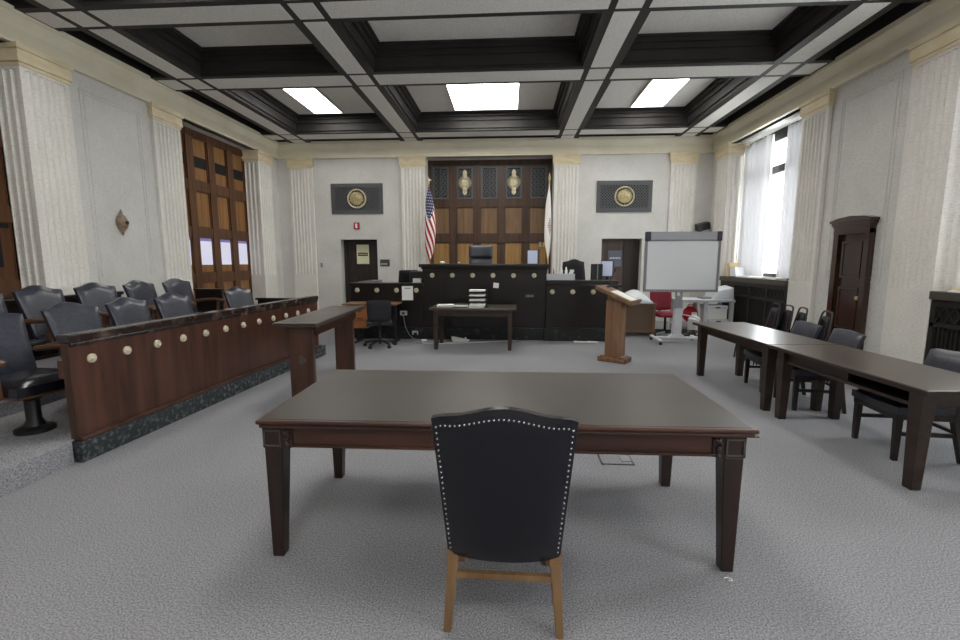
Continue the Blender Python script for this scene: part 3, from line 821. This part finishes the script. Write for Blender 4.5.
# jury chairs
t0 = None
def jury_chair(label, loc, rz):
    global t0
    if t0 is not None: return dup(t0, loc, rz, label)
    t = thing('jury_chair', label, 'jury chair', loc, rz, 'jury box swivel chairs')
    back_solid(.40,.475,.50,.05,.085,.15,.035,.44,-.22,puff=.02).build('backrest','leather_blue',t,True)
    seat_solid(.52,.46,-.2,.3,.36,.47,.04).build('seat','leather',t,True)
    MB().box(-.25,.25,-.2,.29,.335,.365,.008).build('seat_rail','arm_wood',t)
    for s in (-1,1):
        m = MB(); m.tube([(s*.27,-.27,.62),(s*.285,-.1,.645),(s*.29,.1,.65),(s*.285,.2,.64),(s*.27,.235,.62)],.024,8)
        a = m.build('armrest','arm_wood',t,True)
        MB().taper((s*.262,.12,.34),(.035,.05),(s*.285,.14,.64),(.03,.045),.004).build('arm_post','arm_wood',a)
    MB().lathe([(.13,.0),(.13,.03),(.07,.05),(.05,.1),(.05,.26),(.1,.3),(.16,.335)],(0,.03,0),(0,0,1),20).build('pedestal','black',t,True)
    t0 = t
    return t
Z1, Z2 = .17, .30
jury_chair('black leather jury chair nearest the viewer, its whole seat clear of the box front',(-3.9,3.34,Z1),R(-98))
jury_chair('black leather front row jury chair just behind the near end of the box',(-3.85,4.0,Z1),R(-99))
jury_chair('black leather front row jury chair, second behind the box front from its near end',(-3.85,4.67,Z1),R(-94))
jury_chair('black leather front row jury chair in the middle, third behind the box front',(-3.85,5.31,Z1),R(-99))
jury_chair('black leather front row jury chair alone near the far end of the box',(-3.85,6.62,Z1),R(-108))
jury_chair('black leather back row jury chair cut by the picture edge',(-4.75,3.95,Z2),R(-94))
jury_chair('black leather back row jury chair in front of the stone pilaster',(-4.75,4.57,Z2),R(-93))
jury_chair('black leather back row jury chair below the bronze wall ornament',(-4.75,5.22,Z2),R(-98))
jury_chair('black leather back row jury chair, second from its far end, right of the ornament chair',(-4.75,5.92,Z2),R(-92))
jury_chair('black leather back row jury chair farthest along, its wooden arm showing by the paneled door',(-4.75,6.60,Z2),R(-97))

# ------------------------------------------------------------------ right counsel tables and chairs
RA = R(2.9)
def right_table(label, loc, L, W=.70, shelf=False):
    t = thing('side_table', label, 'table', loc, RA, 'long dark tables on the right')
    m = MB(); m.box(0,W,0,L,.69,.72,.006); m.build('tabletop','rt_top',t)
    e = MB(); e.box(-.006,0,-.004,L+.004,.688,.716); e.box(W,W+.006,-.004,L+.004,.688,.716); e.box(0,W,-.006,0,.688,.716); e.box(0,W,L,L+.006,.688,.716); e.build('edge_band','rt_wood',t)
    m = MB(); m.box(.08,.11,.1,L-.1,.59 if not shelf else .655,.69); m.box(W-.11,W-.08,.1,L-.1,.59,.69); m.box(.1,W-.1,.08,.11,.59,.69); m.box(.1,W-.1,L-.11,L-.08,.59,.69); m.build('apron','rt_wood',t)
    if shelf:
        m = MB(); m.box(.07,W-.11,.14,L-.14,.565,.59); m.box(.08,.11,L*.45,L-.12,.59,.66); m.build('shelf','rt_wood',t)
    for x in (.075,W-.1):
        for y in (.11,L-.12):
            MB().taper((x+.01,y,0),(.07,.07),(x+.01,y,.69),(.10,.10),.004).build('leg','rt_wood',t)
right_table('far dark table of the two on the right, its top reflecting the window',(2.612,4.655,0),1.68)
right_table('near dark table of the two on the right, open shelf under its top',(2.695,3.01,0),1.63,shelf=True)

def low_chair(label, loc, rz):
    return side_chair(label, loc, rz, 'dark_leg', 'leather_blue', 'low leather chairs at the right tables', 'chair', .40, .008, 'low_leather_chair', .52, False, .42)
low_chair('low blue-black leather chair behind the far right table, nearest the stacking chairs',(3.42,5.6,0),R(84))
low_chair('low blue-black leather chair behind the joint of the two right tables',(3.42,4.95,0),R(82))
low_chair('low blue-black leather chair behind the near right table at the picture edge',(3.44,3.78,0),R(86))

s0 = None
def stack_chair(label, loc, rz):
    global s0
    if s0 is not None: return dup(s0, loc, rz, label)
    t = thing('banquet_chair', label, 'chair', loc, rz, 'black banquet chairs along the right wall')
    # tapered back pad
    m = MB()
    def f(u,v,k):
        s = 2*u-1; w = (.40-.12*v)/2*(1-.25*max(0,v-.8)/.2*abs(s))
        e = (1-abs(s)**6)*(1-abs(2*v-1)**8)
        return (s*w, -.2-.06*v+(.012+.016*e)*(1 if k == 0 else -1), .47+.36*v)
    m.grid(12,10,f,thick=True); m.build('backrest','leather',t,True)
    m = MB()
    pts = [(-.21,-.16,.44),(-.195,-.21,.6),(-.165,-.245,.8),(-.15,-.255,.86),(-.115,-.262,.893),(.0,-.264,.9),(.115,-.262,.893),(.15,-.255,.86),(.165,-.245,.8),(.195,-.21,.6),(.21,-.16,.44)]
    m.tube(pts,.012,8); m.build('back_frame','dark_leg',t,True)
    seat_solid(.40,.38,-.2,.22,.40,.47,.03).build('seat','leather',t,True)
    for s in (-1,1):
        MB().tube([(s*.2,-.16,.44),(s*.2,-.2,.3),(s*.2,-.26,0)],.011,8).build('leg','black',t,True)
        MB().tube([(s*.19,.18,.42),(s*.2,.2,.2),(s*.2,.22,0)],.011,8).build('leg','black',t,True)
    m = MB(); m.tube([(-.2,.02,.405),(.2,.02,.405)],.01,6); m.build('seat_rail','black',t)
    s0 = t
    return t
stack_chair('black banquet chair with handle top, farthest of the four along the right wall',(3.86,7.26,0),R(82))
stack_chair('black banquet chair with handle top, second from the far end of the four',(3.88,6.98,0),R(80))
stack_chair('black banquet chair with handle top, third from the far end by the right wall',(3.88,6.66,0),R(76))
stack_chair('black banquet chair with handle top, nearest of the four beside the small mahogany door',(3.90,6.2,0),R(76))

# ------------------------------------------------------------------ small table with papers
t = thing('small_table','plain dark wooden table with papers and trays before the judge bench','table',(-.62,8.12,0),R(-1))
m = MB(); m.box(-.76,.76,-.38,.38,.70,.74,.006); m.build('tabletop','rt_top',t)
m = MB()
for s in (-1,1): m.box(-.64,.64,s*.31-.012,s*.31+.012,.6,.70); m.box(s*.64-.012,s*.64+.012,-.3,.3,.6,.70)
m.build('apron','rt_wood',t)
for sx in (-1,1):
    for sy in (-1,1): MB().taper((sx*.65,sy*.30,0),(.06,.06),(sx*.65,sy*.30,.7),(.075,.075),.003).build('leg','rt_wood',t)
def paper_stack(label, loc, w, d, h, rz=0, n=3, mat='paper', name='paper_stack', group=None):
    m = MB()
    for i in range(n):
        a = (i*37%7-3)*.006; m.box(-w/2+a,w/2+a,-d/2-a,d/2-a,h*i/n,h*(i+1)/n)
    o = m.build(name,mat); o.location = loc; o.rotation_euler = (0,0,rz); return tag(o,label,'papers',group)
paper_stack('low spread of white papers at the left end of the small table',(-1.12,8.05,.741),.30,.26,.035,R(8))
t = thing('black_binder','black binder with white pages lying on the small table','binder',(-.83,8.0,.741),R(-5))
MB().box(-.13,.13,-.13,.15,0,.012,.003).build('cover','black',t); MB().box(-.12,.12,-.12,.14,.012,.045).build('pages','paper',t); MB().box(-.13,.13,-.10,.15,.045,.056,.003).build('cover','black',t)
t = thing('letter_tray','black three-tier letter tray on the small table','tray',(-.55,8.07,.741))
for i in range(3):
    z = .095+i*.083; m = MB(); m.box(-.16,.16,-.12,.14,z,z+.01); m.box(-.16,-.15,-.12,.14,z,z+.035); m.box(.15,.16,-.12,.14,z,z+.035); m.box(-.15,.15,.13,.14,z,z+.035); m.build('tray','black',t)
for sx in (-1,1):
    for sy in (-.11,.13): MB().box(sx*.158-.006,sx*.158+.006,sy-.006,sy+.006,0,.32).build('post','black',t)
for i,w in enumerate(('bottom','middle','top')):
    paper_stack('white papers on the %s shelf of the letter tray' % w,(-.55,8.07,.747+.1+i*.083),.28,.24,.03,0,2,group='papers in the letter tray')
paper_stack('white papers under the letter tray at the table front edge',(-.55,7.99,.741),.27,.28,.06,R(2),3)

# ------------------------------------------------------------------ left clerk desk and task chair
t = thing('clerk_desk','wooden clerk desk with orange drawer pedestal before the left bench wing','desk',(-2.55,8.5,0))
MB().box(-.57,.45,-.24,.3,.725,.755,.005).build('desktop','oak',t)
p = MB().box(-.39,-.1,-.2,.28,.29,.725,.004).build('drawer_pedestal','orange',t)
for z0,z1 in ((.58,.71),(.44,.57),(.30,.43)):
    d = MB().box(-.385,-.105,-.215,-.2,z0,z1,.003).build('drawer','orange',p)
for k,z in enumerate((.61,.47)): MB().box(-.285,-.2,-.225,-.2,z,z+.016).build('drawer_pull','black',p)
for x in (-.36,.38):
    m = MB(); m.box(x-.025,x+.025,-.03,.03,.02,.725); m.box(x-.03,x+.03,-.2,.26,0,.03); m.build('leg','black',t)
def task_chair(name, label, loc, rz, fab, bw=.46, bh=.42, zb=.5, arms=False):
    t = thing(name,label,'chair',loc,rz)
    back_solid(bw*.92,bw,bh,.01,.06,.06,.03,zb,-.22,puff=.02,side=-.01).build('backrest',fab,t,True)
    seat_solid(.47,.44,-.2,.25,.41,.49,.03).build('seat',fab,t,True)
    MB().tube([(0,-.02,.4),(0,-.2,.41),(0,-.26,.5),(0,-.26,.62)],.022,8).build('back_bracket','black',t,True)
    MB().cyl((0,0,.09),(0,0,.41),.025).build('gas_column','black',t,True)
    for k in range(5):
        a = 2*PI*k/5+.3; c, s = math.cos(a), math.sin(a)
        l = MB().tube([(0,0,.11),(c*.15,s*.15,.1),(c*.28,s*.28,.075)],.02,8).build('base_arm','black',t,True)
        MB().cyl((c*.28-s*.022,s*.28+c*.022,.03),(c*.28+s*.022,s*.28-c*.022,.03),.03,n=14).build('caster','black',l,True)
    return t
task_chair('task_chair','black fabric task chair facing the clerk desk, its back to the viewer',(-2.34,8.02,0),R(16),'blackcloth',.42,.36,.5)
task_chair('red_task_chair','burgundy fabric task chair between the metal desk and whiteboard stand',(3.27,9.62,0),R(190),'redcloth',.47,.40,.53)

# ------------------------------------------------------------------ lectern
t = thing('lectern','oak pedestal lectern with slanted reading top right of the bench','lectern',(1.655,7.06,0),R(-35))
m = MB(); m.box(-.22,.22,-.15,.15,0,.075,.012); m.box(-.19,.19,-.125,.125,.075,.09,.006); m.build('base','oak',t)
MB().box(-.125,.125,-.10,.10,.085,.95,.006).build('post','oak',t)
mt = Matrix.Translation((.02,0,1.045)) @ Matrix.Rotation(R(22),4,'Y')
m = MB(); m.box(-.31,.31,-.19,.19,-.04,.02,.008,mat=mt); m.box(.29,.31,-.19,.19,.02,.04,mat=mt); m.build('reading_top','oak',t)
m = MB(); m.prism([(-.11,.9),(.11,.9),(.11,.96),(-.11,1.05)], lambda u,v,t: (u,-.09+t*.18,v)); m.build('neck','oak',t)
base = Matrix.Translation((1.655,7.06,0)) @ Matrix.Rotation(R(-35),4,'Z') @ mt
m = MB(); m.box(-.08,.26,-.13,.13,.021,.025,mat=base); m.box(-.02,.27,-.12,.1,.025,.028,mat=base @ Matrix.Rotation(R(3),4,'Z')); tag(m.build('lectern_papers','paper'),'white sheets lying on the slanted lectern top','papers')
t = thing('gooseneck_microphone','thin black gooseneck microphone on the lectern','microphone',tuple(base @ Vector((-.22,.08,.02))))
MB().lathe([(.04,0),(.04,.012),(.012,.02)]).build('mic_base','black',t)
MB().tube([(0,0,.015),(.015,-.005,.08),(.05,-.02,.17),(.08,-.03,.24)],.007,8).build('gooseneck','black',t,True)
MB().cyl((.08,-.03,.24),(.1,-.035,.28),.014,.012).build('capsule','black',t,True)

# ------------------------------------------------------------------ things on the bench
t = thing('judge_chair','high-backed black leather judge chair behind the bench center','chair',(-.66,10.45,.5),PI)
back_solid(.52,.56,.62,0,.12,.05,.04,.5,-.24).build('lower_cushion','leather_blue',t,True)
back_solid(.56,.56,.29,.0,.13,.03,.04,1.13,-.28).build('upper_cushion','leather_blue',t,True)
seat_solid(.54,.5,-.22,.28,.42,.54).build('seat','leather_blue',t,True)
for s in (-1,1): MB().tube([(s*.27,-.25,.7),(s*.3,0,.72),(s*.29,.2,.7)],.03,8).build('armrest','black',t,True)
MB().lathe([(.3,.0),(.3,.03),(.05,.08),(.04,.4),(.15,.42)]).build('pedestal','black',t,True)
def monitor(name, label, loc, rz, scr, w=.42, h=.30):
    t = thing(name,label,'monitor',loc,rz)
    MB().box(-w/2,w/2,-.02,.03,.1,.1+h,.006).build('housing','black',t)
    MB().box(-w/2+.015,w/2-.015,-.023,-.019,.115,.085+h).build('screen',scr,t)
    MB().box(-.03,.03,.03,.06,.01,.25).build('stand_neck','black',t); MB().box(-.12,.12,-.07,.1,0,.012).build('stand_foot','black',t)
    return t
struct_shelf = MB().box(.2,.64,FB+.5,FB+.95,1.0,1.36)
bs = thing('bench_shelf','dark raised work shelf behind the bench front at its right end','shelf',(.42,9.5,.5))
MB().box(-.24,.2,-.15,.25,.84,.88).build('shelf_top','bench',bs)
for x in (-.22,.18): MB().box(x-.02,x+.02,-.13,.23,0,.84).build('leg','bench',bs)
monitor('bench_monitor','small monitor with glowing pale blue screen on the judge bench right end',(.5,9.55,1.381),R(-40),'blue_screen',.28,.30)
for i,(x,l) in enumerate(((-1.33,'white crumpled tissue on the left end of the judge bench top'),(-1.0,'tiny white object on the judge bench top left of the chair'))):
    m = MB(); m.ball((0,0,.03),.045 if i == 0 else .022,10,(1.2,.8,.6)); o = m.build('tissue' if i == 0 else 'paper_ball','paper',None,True); o.location = (x,FB+.2,1.49); tag(o,l,'tissue' if i == 0 else 'paper ball')
# left wing interior
t = thing('clerk_chair','dark fabric chair back rising behind the left bench wing','chair',(-2.2,9.75,0),R(20))
back_solid(.46,.40,.5,.0,.08,.08,.03,.86,-.2).build('backrest','blackcloth',t,True); seat_solid(.46,.44,-.2,.25,.5,.6).build('seat','blackcloth',t,True); MB().lathe([(.28,0),(.28,.03),(.04,.08),(.04,.5)]).build('pedestal','black',t)
t = thing('office_machine','black office machine with white sheet behind the left bench wing','printer',(-1.93,9.35,0))
MB().box(-.3,.2,-.2,.2,0,1.0).build('cabinet','bench',t); MB().box(-.1,.2,-.18,.18,1.0,1.34,.02).build('body','black',t); MB().box(.0,.17,-.3,-.18,1.12,1.2).build('output_sheet','paper',t)
t = thing('keyboard_tray','grey flat tray on the left end of the bench counter','tray',(-2.95,9.1,1.121))
m = MB(); m.hexa([(-.12,-.1,0),(.35,-.1,0),(-.12,.1,0),(.35,.1,0),(-.1,-.1,.01),(.35,-.1,.04),(-.1,.1,.01),(.35,.1,.05)]); m.build('tray_body','mid_grey',t)
# right wing items
t = thing('desk_organizer','long light grey desk organizer on the right bench wing','organizer',(1.0,9.02,1.181))
m = MB(); m.box(-.28,.28,-.09,-.08,0,.12); m.box(-.28,.28,.08,.09,0,.12); m.box(-.28,-.27,-.08,.08,0,.12); m.box(.27,.28,-.08,.08,0,.12); m.box(-.005,.005,-.08,.08,0,.12); m.box(-.27,.27,-.08,.08,0,.01); m.build('bin','lt_grey',t)
for i,(x,h,mt_,l) in enumerate(((-.2,.22,'navy','blue pen standing in the desk organizer'),(-.12,.2,'flag_blue','short blue marker standing in the desk organizer'),(.03,.24,'paper','white bottle standing in the middle of the desk organizer'),(.12,.24,'paper','white tube standing in the desk organizer right half'))):
    r = .012 if i < 2 else .026
    o = MB().lathe([(r,0),(r,h*.75),(r*.6,h*.8),(r*.5,h)]).build('pen' if i < 2 else 'bottle',mt_,None,True); o.location = (1.0+x,9.02,1.192); tag(o,l,'pen' if i < 2 else 'bottle')
paper_stack('white torn card standing at the right end of the desk organizer',(1.21,9.02,1.192),.08,.03,.19,0,4,name='paper_card')
t = thing('draped_chair','chair covered by a black jacket behind the right bench wing','chair',(1.34,10.05,0),R(10))
m = back_solid(.64,.44,.74,.05,.16,.05,.05,.80,-.2); m.build('jacket','blackcloth',t,True); seat_solid(.46,.44,-.2,.25,.5,.6).build('seat','blackcloth',t,True); MB().lathe([(.28,0),(.28,.03),(.04,.08),(.04,.5)]).build('pedestal','black',t)
monitor('clerk_monitor','black computer monitor with white screen on the right bench wing',(2.0,9.45,1.131),R(-30),'blue_screen',.26,.33)
t = thing('computer_tower','dark upright computer case beside the monitor on the right bench wing','computer',(1.80,9.4,1.131))
MB().box(-.11,.09,-.06,.16,0,.36,.005).build('case','black',t); MB().box(-.02,.0,-.065,-.06,.01,.35).build('front_strip','mid_grey',t)
bsr = thing('wing_desk','dark work desk behind the right bench wing','desk',(1.5,9.4,0))
MB().box(-.75,.48,-.2,.4,1.07,1.13).build('desktop','bench',bsr)
for x in (-.7,.43): MB().box(x-.03,x+.03,-.15,.35,0,1.07).build('leg','bench',bsr)

# flags
def flag(name, label, x, y, z_top, us, parent_z=.5):
    t = thing(name,label,'flag',(x,y,parent_z))
    z0 = -parent_z
    MB().cyl((0,0,.06),(0,0,z_top-parent_z),.014).build('pole','gold',t,True)
    MB().lathe([(.15,0),(.15,.02),(.03,.06),(.02,.1)]).build('pole_stand','gold',t,True)
    m = MB(); zt = z_top-parent_z
    if us:
        m.ball((0,0,zt),.03,10); m.ball((0,-.01,zt+.06),.03,10,(1,.8,1.5)); m.ball((.0,-.03,zt+.12),.018,8)
        for s in (-1,1): m.hexa([(s*.015,-.01,zt+.03),(s*.02,-.01,zt+.03),(s*.015,.01,zt+.03),(s*.02,.01,zt+.03),(s*.02,-.012,zt+.1),(s*.085,-.012,zt+.05),(s*.02,.012,zt+.1),(s*.085,.012,zt+.06)])
    else:
        m.lathe([(.02,0),(.02,.03),(.035,.06),(.002,.2)],(0,0,zt))
    m.build('finial','gold' if not us else 'rosette',t,True)
    dx = 1 if us else -1
    def f(u,v,k):
        # u along the fly, v along the hoist from the top; cloth falls in folds
        d = (v*.8+u)/1.8; c = u-v; A = .02+.115*math.sin(PI*min(1,d*.9))**.8
        z = zt-.05-v*.92-u*(1.10-.06*v)+.02*math.sin(u*5+v*2)
        xx = .05*math.sin(PI*d)+A*math.sin(3.4*c+.3)
        if not us: xx = -.02-.02*d+.6*A*math.sin(3.4*c+.3)
        yy = -.1-.5*A*math.cos(3.4*c+.3)-.05*d
        return (xx, yy+(.004 if k else 0), z)
    def mf(u,v):
        if us:
            if u > .97: return 3
            if u < .42 and v < 7/13:
                return 1 if (int(u*44)%3 == 1 and int(v*39)%3 == 1) else 2
            return 0 if int(v*13)%2 == 0 else 1
        if u > .95 or v > .96: return 3
        if .45 < u < .68 and .35 < v < .6: return 4 if (int(u*40)+int(v*40))%2 else 1
        return 1
    m = MB(); m.grid(44,39,f,thick=True,mfun=mf)
    m.build('cloth',['stripe_red','stripe_white','flag_blue','fringe','flag_brown'],t,True)
flag('national_flag','red white and blue striped flag on an eagle-topped pole left of the alcove',-2.03,11.6,3.50,True)
flag('white_flag','white flag with gold fringe on a spear-topped pole right of the alcove',.98,11.6,3.50,False)

# ------------------------------------------------------------------ right back corner
t = thing('interactive_whiteboard','large interactive whiteboard with grey top bar on a wheeled stand','whiteboard',(3.215,8.75,0),R(-1))
W, z0, z1 = .675, .975, 1.925
MB().box(-W+.03,W-.03,-.02,.02,z0+.03,z1).build('board_surface','board',t)
m = MB(); m.box(-W,-W+.04,-.035,.03,z0,z1); m.box(W-.04,W,-.035,.03,z0,z1); m.box(-W,W,-.035,.03,z0,z0+.045); m.build('frame','mid_grey',t)
h = MB().box(-W+.08,W-.08,-.07,.04,z1,z1+.16,.015).build('top_bar','grey_metal',t)
for s in (-1,1): MB().box(s*(W-.04)-.045,s*(W-.04)+.045,-.075,.045,z1-.005,z1+.165,.015).build('end_cap','navy',h)
MB().box(-.22,.12,-.05,-.03,z0-.005,z0+.015).build('pen_ledge','mid_grey',t)
m = MB(); m.box(-.07,-.045,.0,.05,.55,z0+.05); m.box(.03,.055,.0,.05,.55,z0+.05); m.box(-.05,.04,.01,.04,.6,.9); m.build('support_rail','grey_metal',t)
MB().taper((-.01,.05,.09),(.17,.1),(-.005,.04,.66),(.14,.09),.01).build('column','lt_grey',t)
m = MB(); m.box(-.42,.45,.0,.1,.07,.11,.012); m.box(-.42,-.36,-.3,.35,.06,.1,.01); m.box(.36,.42,-.3,.35,.06,.1,.01); m.taper((0,.03,.1),(.34,.12),(0,.04,.16),(.2,.1)); m.build('base','lt_grey',t)
for x in (-.39,.39):
    for y in (-.27,.32): MB().cyl((x-.02,y,.035),(x+.02,y,.035),.035,n=14).build('caster','black',t,True)

t = thing('metal_desk','brown steel desk with pale edges between the lectern and red chair','desk',(2.63,9.75,0),R(-3))
MB().box(-.42,.40,-.35,.35,.655,.69,.005).build('desktop','oak',t)
MB().box(-.37,.34,-.32,-.30,.13,.655).build('front_panel','desk_brown',t)
m = MB(); m.box(-.40,-.37,-.33,.33,.02,.655); m.box(.34,.385,-.33,.33,.02,.655); m.box(-.37,.34,-.33,-.3,.09,.14); m.build('frame','oak',t)
for x in (-.37,.35): MB().cyl((x-.02,-.3,.03),(x+.02,-.3,.03),.03,n=12).build('caster','black',t,True)
t = thing('plastic_sheet_pile','loose heap of white papers and clear plastic on the metal desk','papers',(2.6,9.7,.691))
m = MB(); rng = random.Random(3)
hh = {}
def f(u,v,k):
    s = math.sin(PI*u)*math.sin(PI*v)
    return (-.33+.66*u, -.3+.6*v, .0 if k else .04+.2*s**.6+.03*math.sin(9*u+5*v)*s)
m.grid(14,12,f,thick=True); m.build('heap','board',t,True)

# printer table and boxes
t = thing('printer_table','light grey steel printer table in the far right corner','table',(4.27,10.3,0))
MB().box(-.58,.58,-.3,.35,.67,.72,.005).build('tabletop','lt_grey',t)
for x in (-.54,-.02,.52): 
    for y in (-.26,.3): MB().box(x-.04,x+.04,y-.03,y+.03,0,.67).build('leg','lt_grey',t)
MB().box(-.56,.0,-.28,.33,.14,.18).build('shelf','lt_grey',t)
t = thing('printer','pale grey desktop printer on the corner table','printer',(4.66,10.33,.721))
MB().hexa([(-.25,-.22,0),(.22,-.22,0),(-.25,.22,0),(.22,.22,0),(-.16,-.2,.18),(.2,-.2,.26),(-.16,.2,.22),(.2,.2,.3)],.02).build('body','lt_grey',t)
MB().box(-.42,-.2,-.15,.15,.0,.05,.005).build('paper_tray','mid_grey',t)
for z,x,l in ((0.0,4.53,'white file box on the floor under the printer table, the lower one'),(0.30,4.5,'white file box with hand hole, stacked upper under the printer table')):
    t = thing('file_box',l,'box',(x,10.22,z),0,'file boxes under the printer table')
    MB().box(-.2,.2,-.2,.2,0,.22,.004).build('carton','paper',t); MB().box(-.21,.21,-.21,.21,.22,.295,.004).build('lid','board',t)
    MB().box(-.05,.05,-.213,-.209,.24,.265).build('hand_hole','ink',t)
t = thing('red_bag','bright red cloth bag on the printer table shelf','bag',(4.02,10.25,.181))
m = MB(); m.ball((0,0,.2),.17,14,(1,.7,1.05)); m.build('bag_body','bright_red',t,True); MB().tube([(-.08,0,.33),(-.05,0,.41),(.05,0,.41),(.08,0,.33)],.012).build('handle','bright_red',t,True)
t = thing('white_jug','white plastic jug in front of the red bag by the printer table','jug',(3.98,9.93,0))
MB().lathe([(.1,0),(.12,.02),(.12,.32),(.06,.38),(.05,.42)]).build('jug_body','paper',t,True); MB().lathe([(.055,.42),(.055,.45)]).build('cap','lt_grey',t)
t = thing('cable_bundle','tangled dark cables and adapters on the carpet behind the whiteboard stand','cables',(3.75,9.6,0))
rng = random.Random(5); pts = []
for i in range(40): pts.append((.22*math.cos(i*.9)+rng.uniform(-.05,.05),.14*math.sin(i*1.1)+rng.uniform(-.04,.04),.02+.08*rng.random()))
MB().tube(pts,.01,6).build('cable','black',t,True); MB().box(-.1,.06,-.05,.04,0,.05,.01).build('adapter','black',t)
tag(MB().tube([(3.5,9.8,.6),(3.55,9.75,.45),(3.75,9.6,.42),(3.95,9.6,.35),(3.95,9.5,.2),(3.85,9.45,.05)],.012).build('white_cable','lt_grey',None,True),'white cable looping down beside the whiteboard column','cable')

# papers and folders on the window sill
t = thing('manila_box','upright manila folder box on the far end of the radiator sill','folder box',(5.09,10.75,1.201))
MB().box(-.1,.1,-.06,.06,0,.31,.004).build('folder','manila',t)
t = thing('white_binder','slanted white binder leaning by the manila folder on the radiator sill','binder',(5.10,10.5,1.201),R(12))
MB().hexa([(-.12,-.1,0),(.12,-.1,0),(-.12,.1,0),(.12,.1,0),(-.1,-.02,.22),(.12,-.02,.2),(-.1,.14,.22),(.12,.14,.2)],.004).build('cover','board',t)
MB().box(-.13,.13,-.12,.1,0,.012).build('base_folder','navy',t)
for i,y in enumerate((10.05,9.5,8.95)):
    paper_stack(['spread white papers on the radiator sill beside the white binder','white papers in the middle of the radiator sill','white papers on the radiator sill by the stone pilaster'][i],(5.07,y,1.201),.18,.42,.035,R(6-8*i),3,group='papers on the far sill')
paper_stack('stack of papers with a tan folder on the near right radiator sill',(5.12,5.32,1.201),.22,.3,.03,R(4),3)
o = paper_stack('tan folder on top of the papers on the near right sill',(5.12,5.32,1.232),.2,.28,.012,R(-4),1,'manila','folder')

# ------------------------------------------------------------------ world, lights, camera
w = bpy.data.worlds.new('overcast'); bpy.context.scene.world = w; w.use_nodes = True
bg = w.node_tree.nodes['Background']; bg.inputs[0].default_value = (.98,.99,1,1); bg.inputs[1].default_value = 8.0
for y0,y1 in DOORS_Y:
    ld = bpy.data.lights.new('window_portal','AREA'); ld.shape = 'RECTANGLE'; ld.size = 2.9; ld.size_y = y1-y0; ld.cycles.is_portal = True
    lo = bpy.data.objects.new('window_portal',ld); C.objects.link(lo); lo.location = (WX+.15,(y0+y1)/2,2.7); lo.rotation_euler = (0,R(90),0)

cam = bpy.data.cameras.new('camera'); cam.lens = 453/960*36; cam.sensor_width = 36; cam.clip_start = .05
co = bpy.data.objects.new('camera',cam); C.objects.link(co)
co.location = (0,0,1.55); co.rotation_euler = (R(90-7.4206),0,R(3.6323))
sc = bpy.context.scene; sc.camera = co
sc.view_settings.view_transform = 'Standard'; sc.view_settings.look = 'None'; sc.view_settings.gamma = 1; sc.view_settings.use_curve_mapping = False
sc.view_settings.exposure = .8
sc.cycles.max_bounces = 8; sc.cycles.diffuse_bounces = 5; sc.cycles.transparent_max_bounces = 8
sc.cycles.sample_clamp_indirect = 6
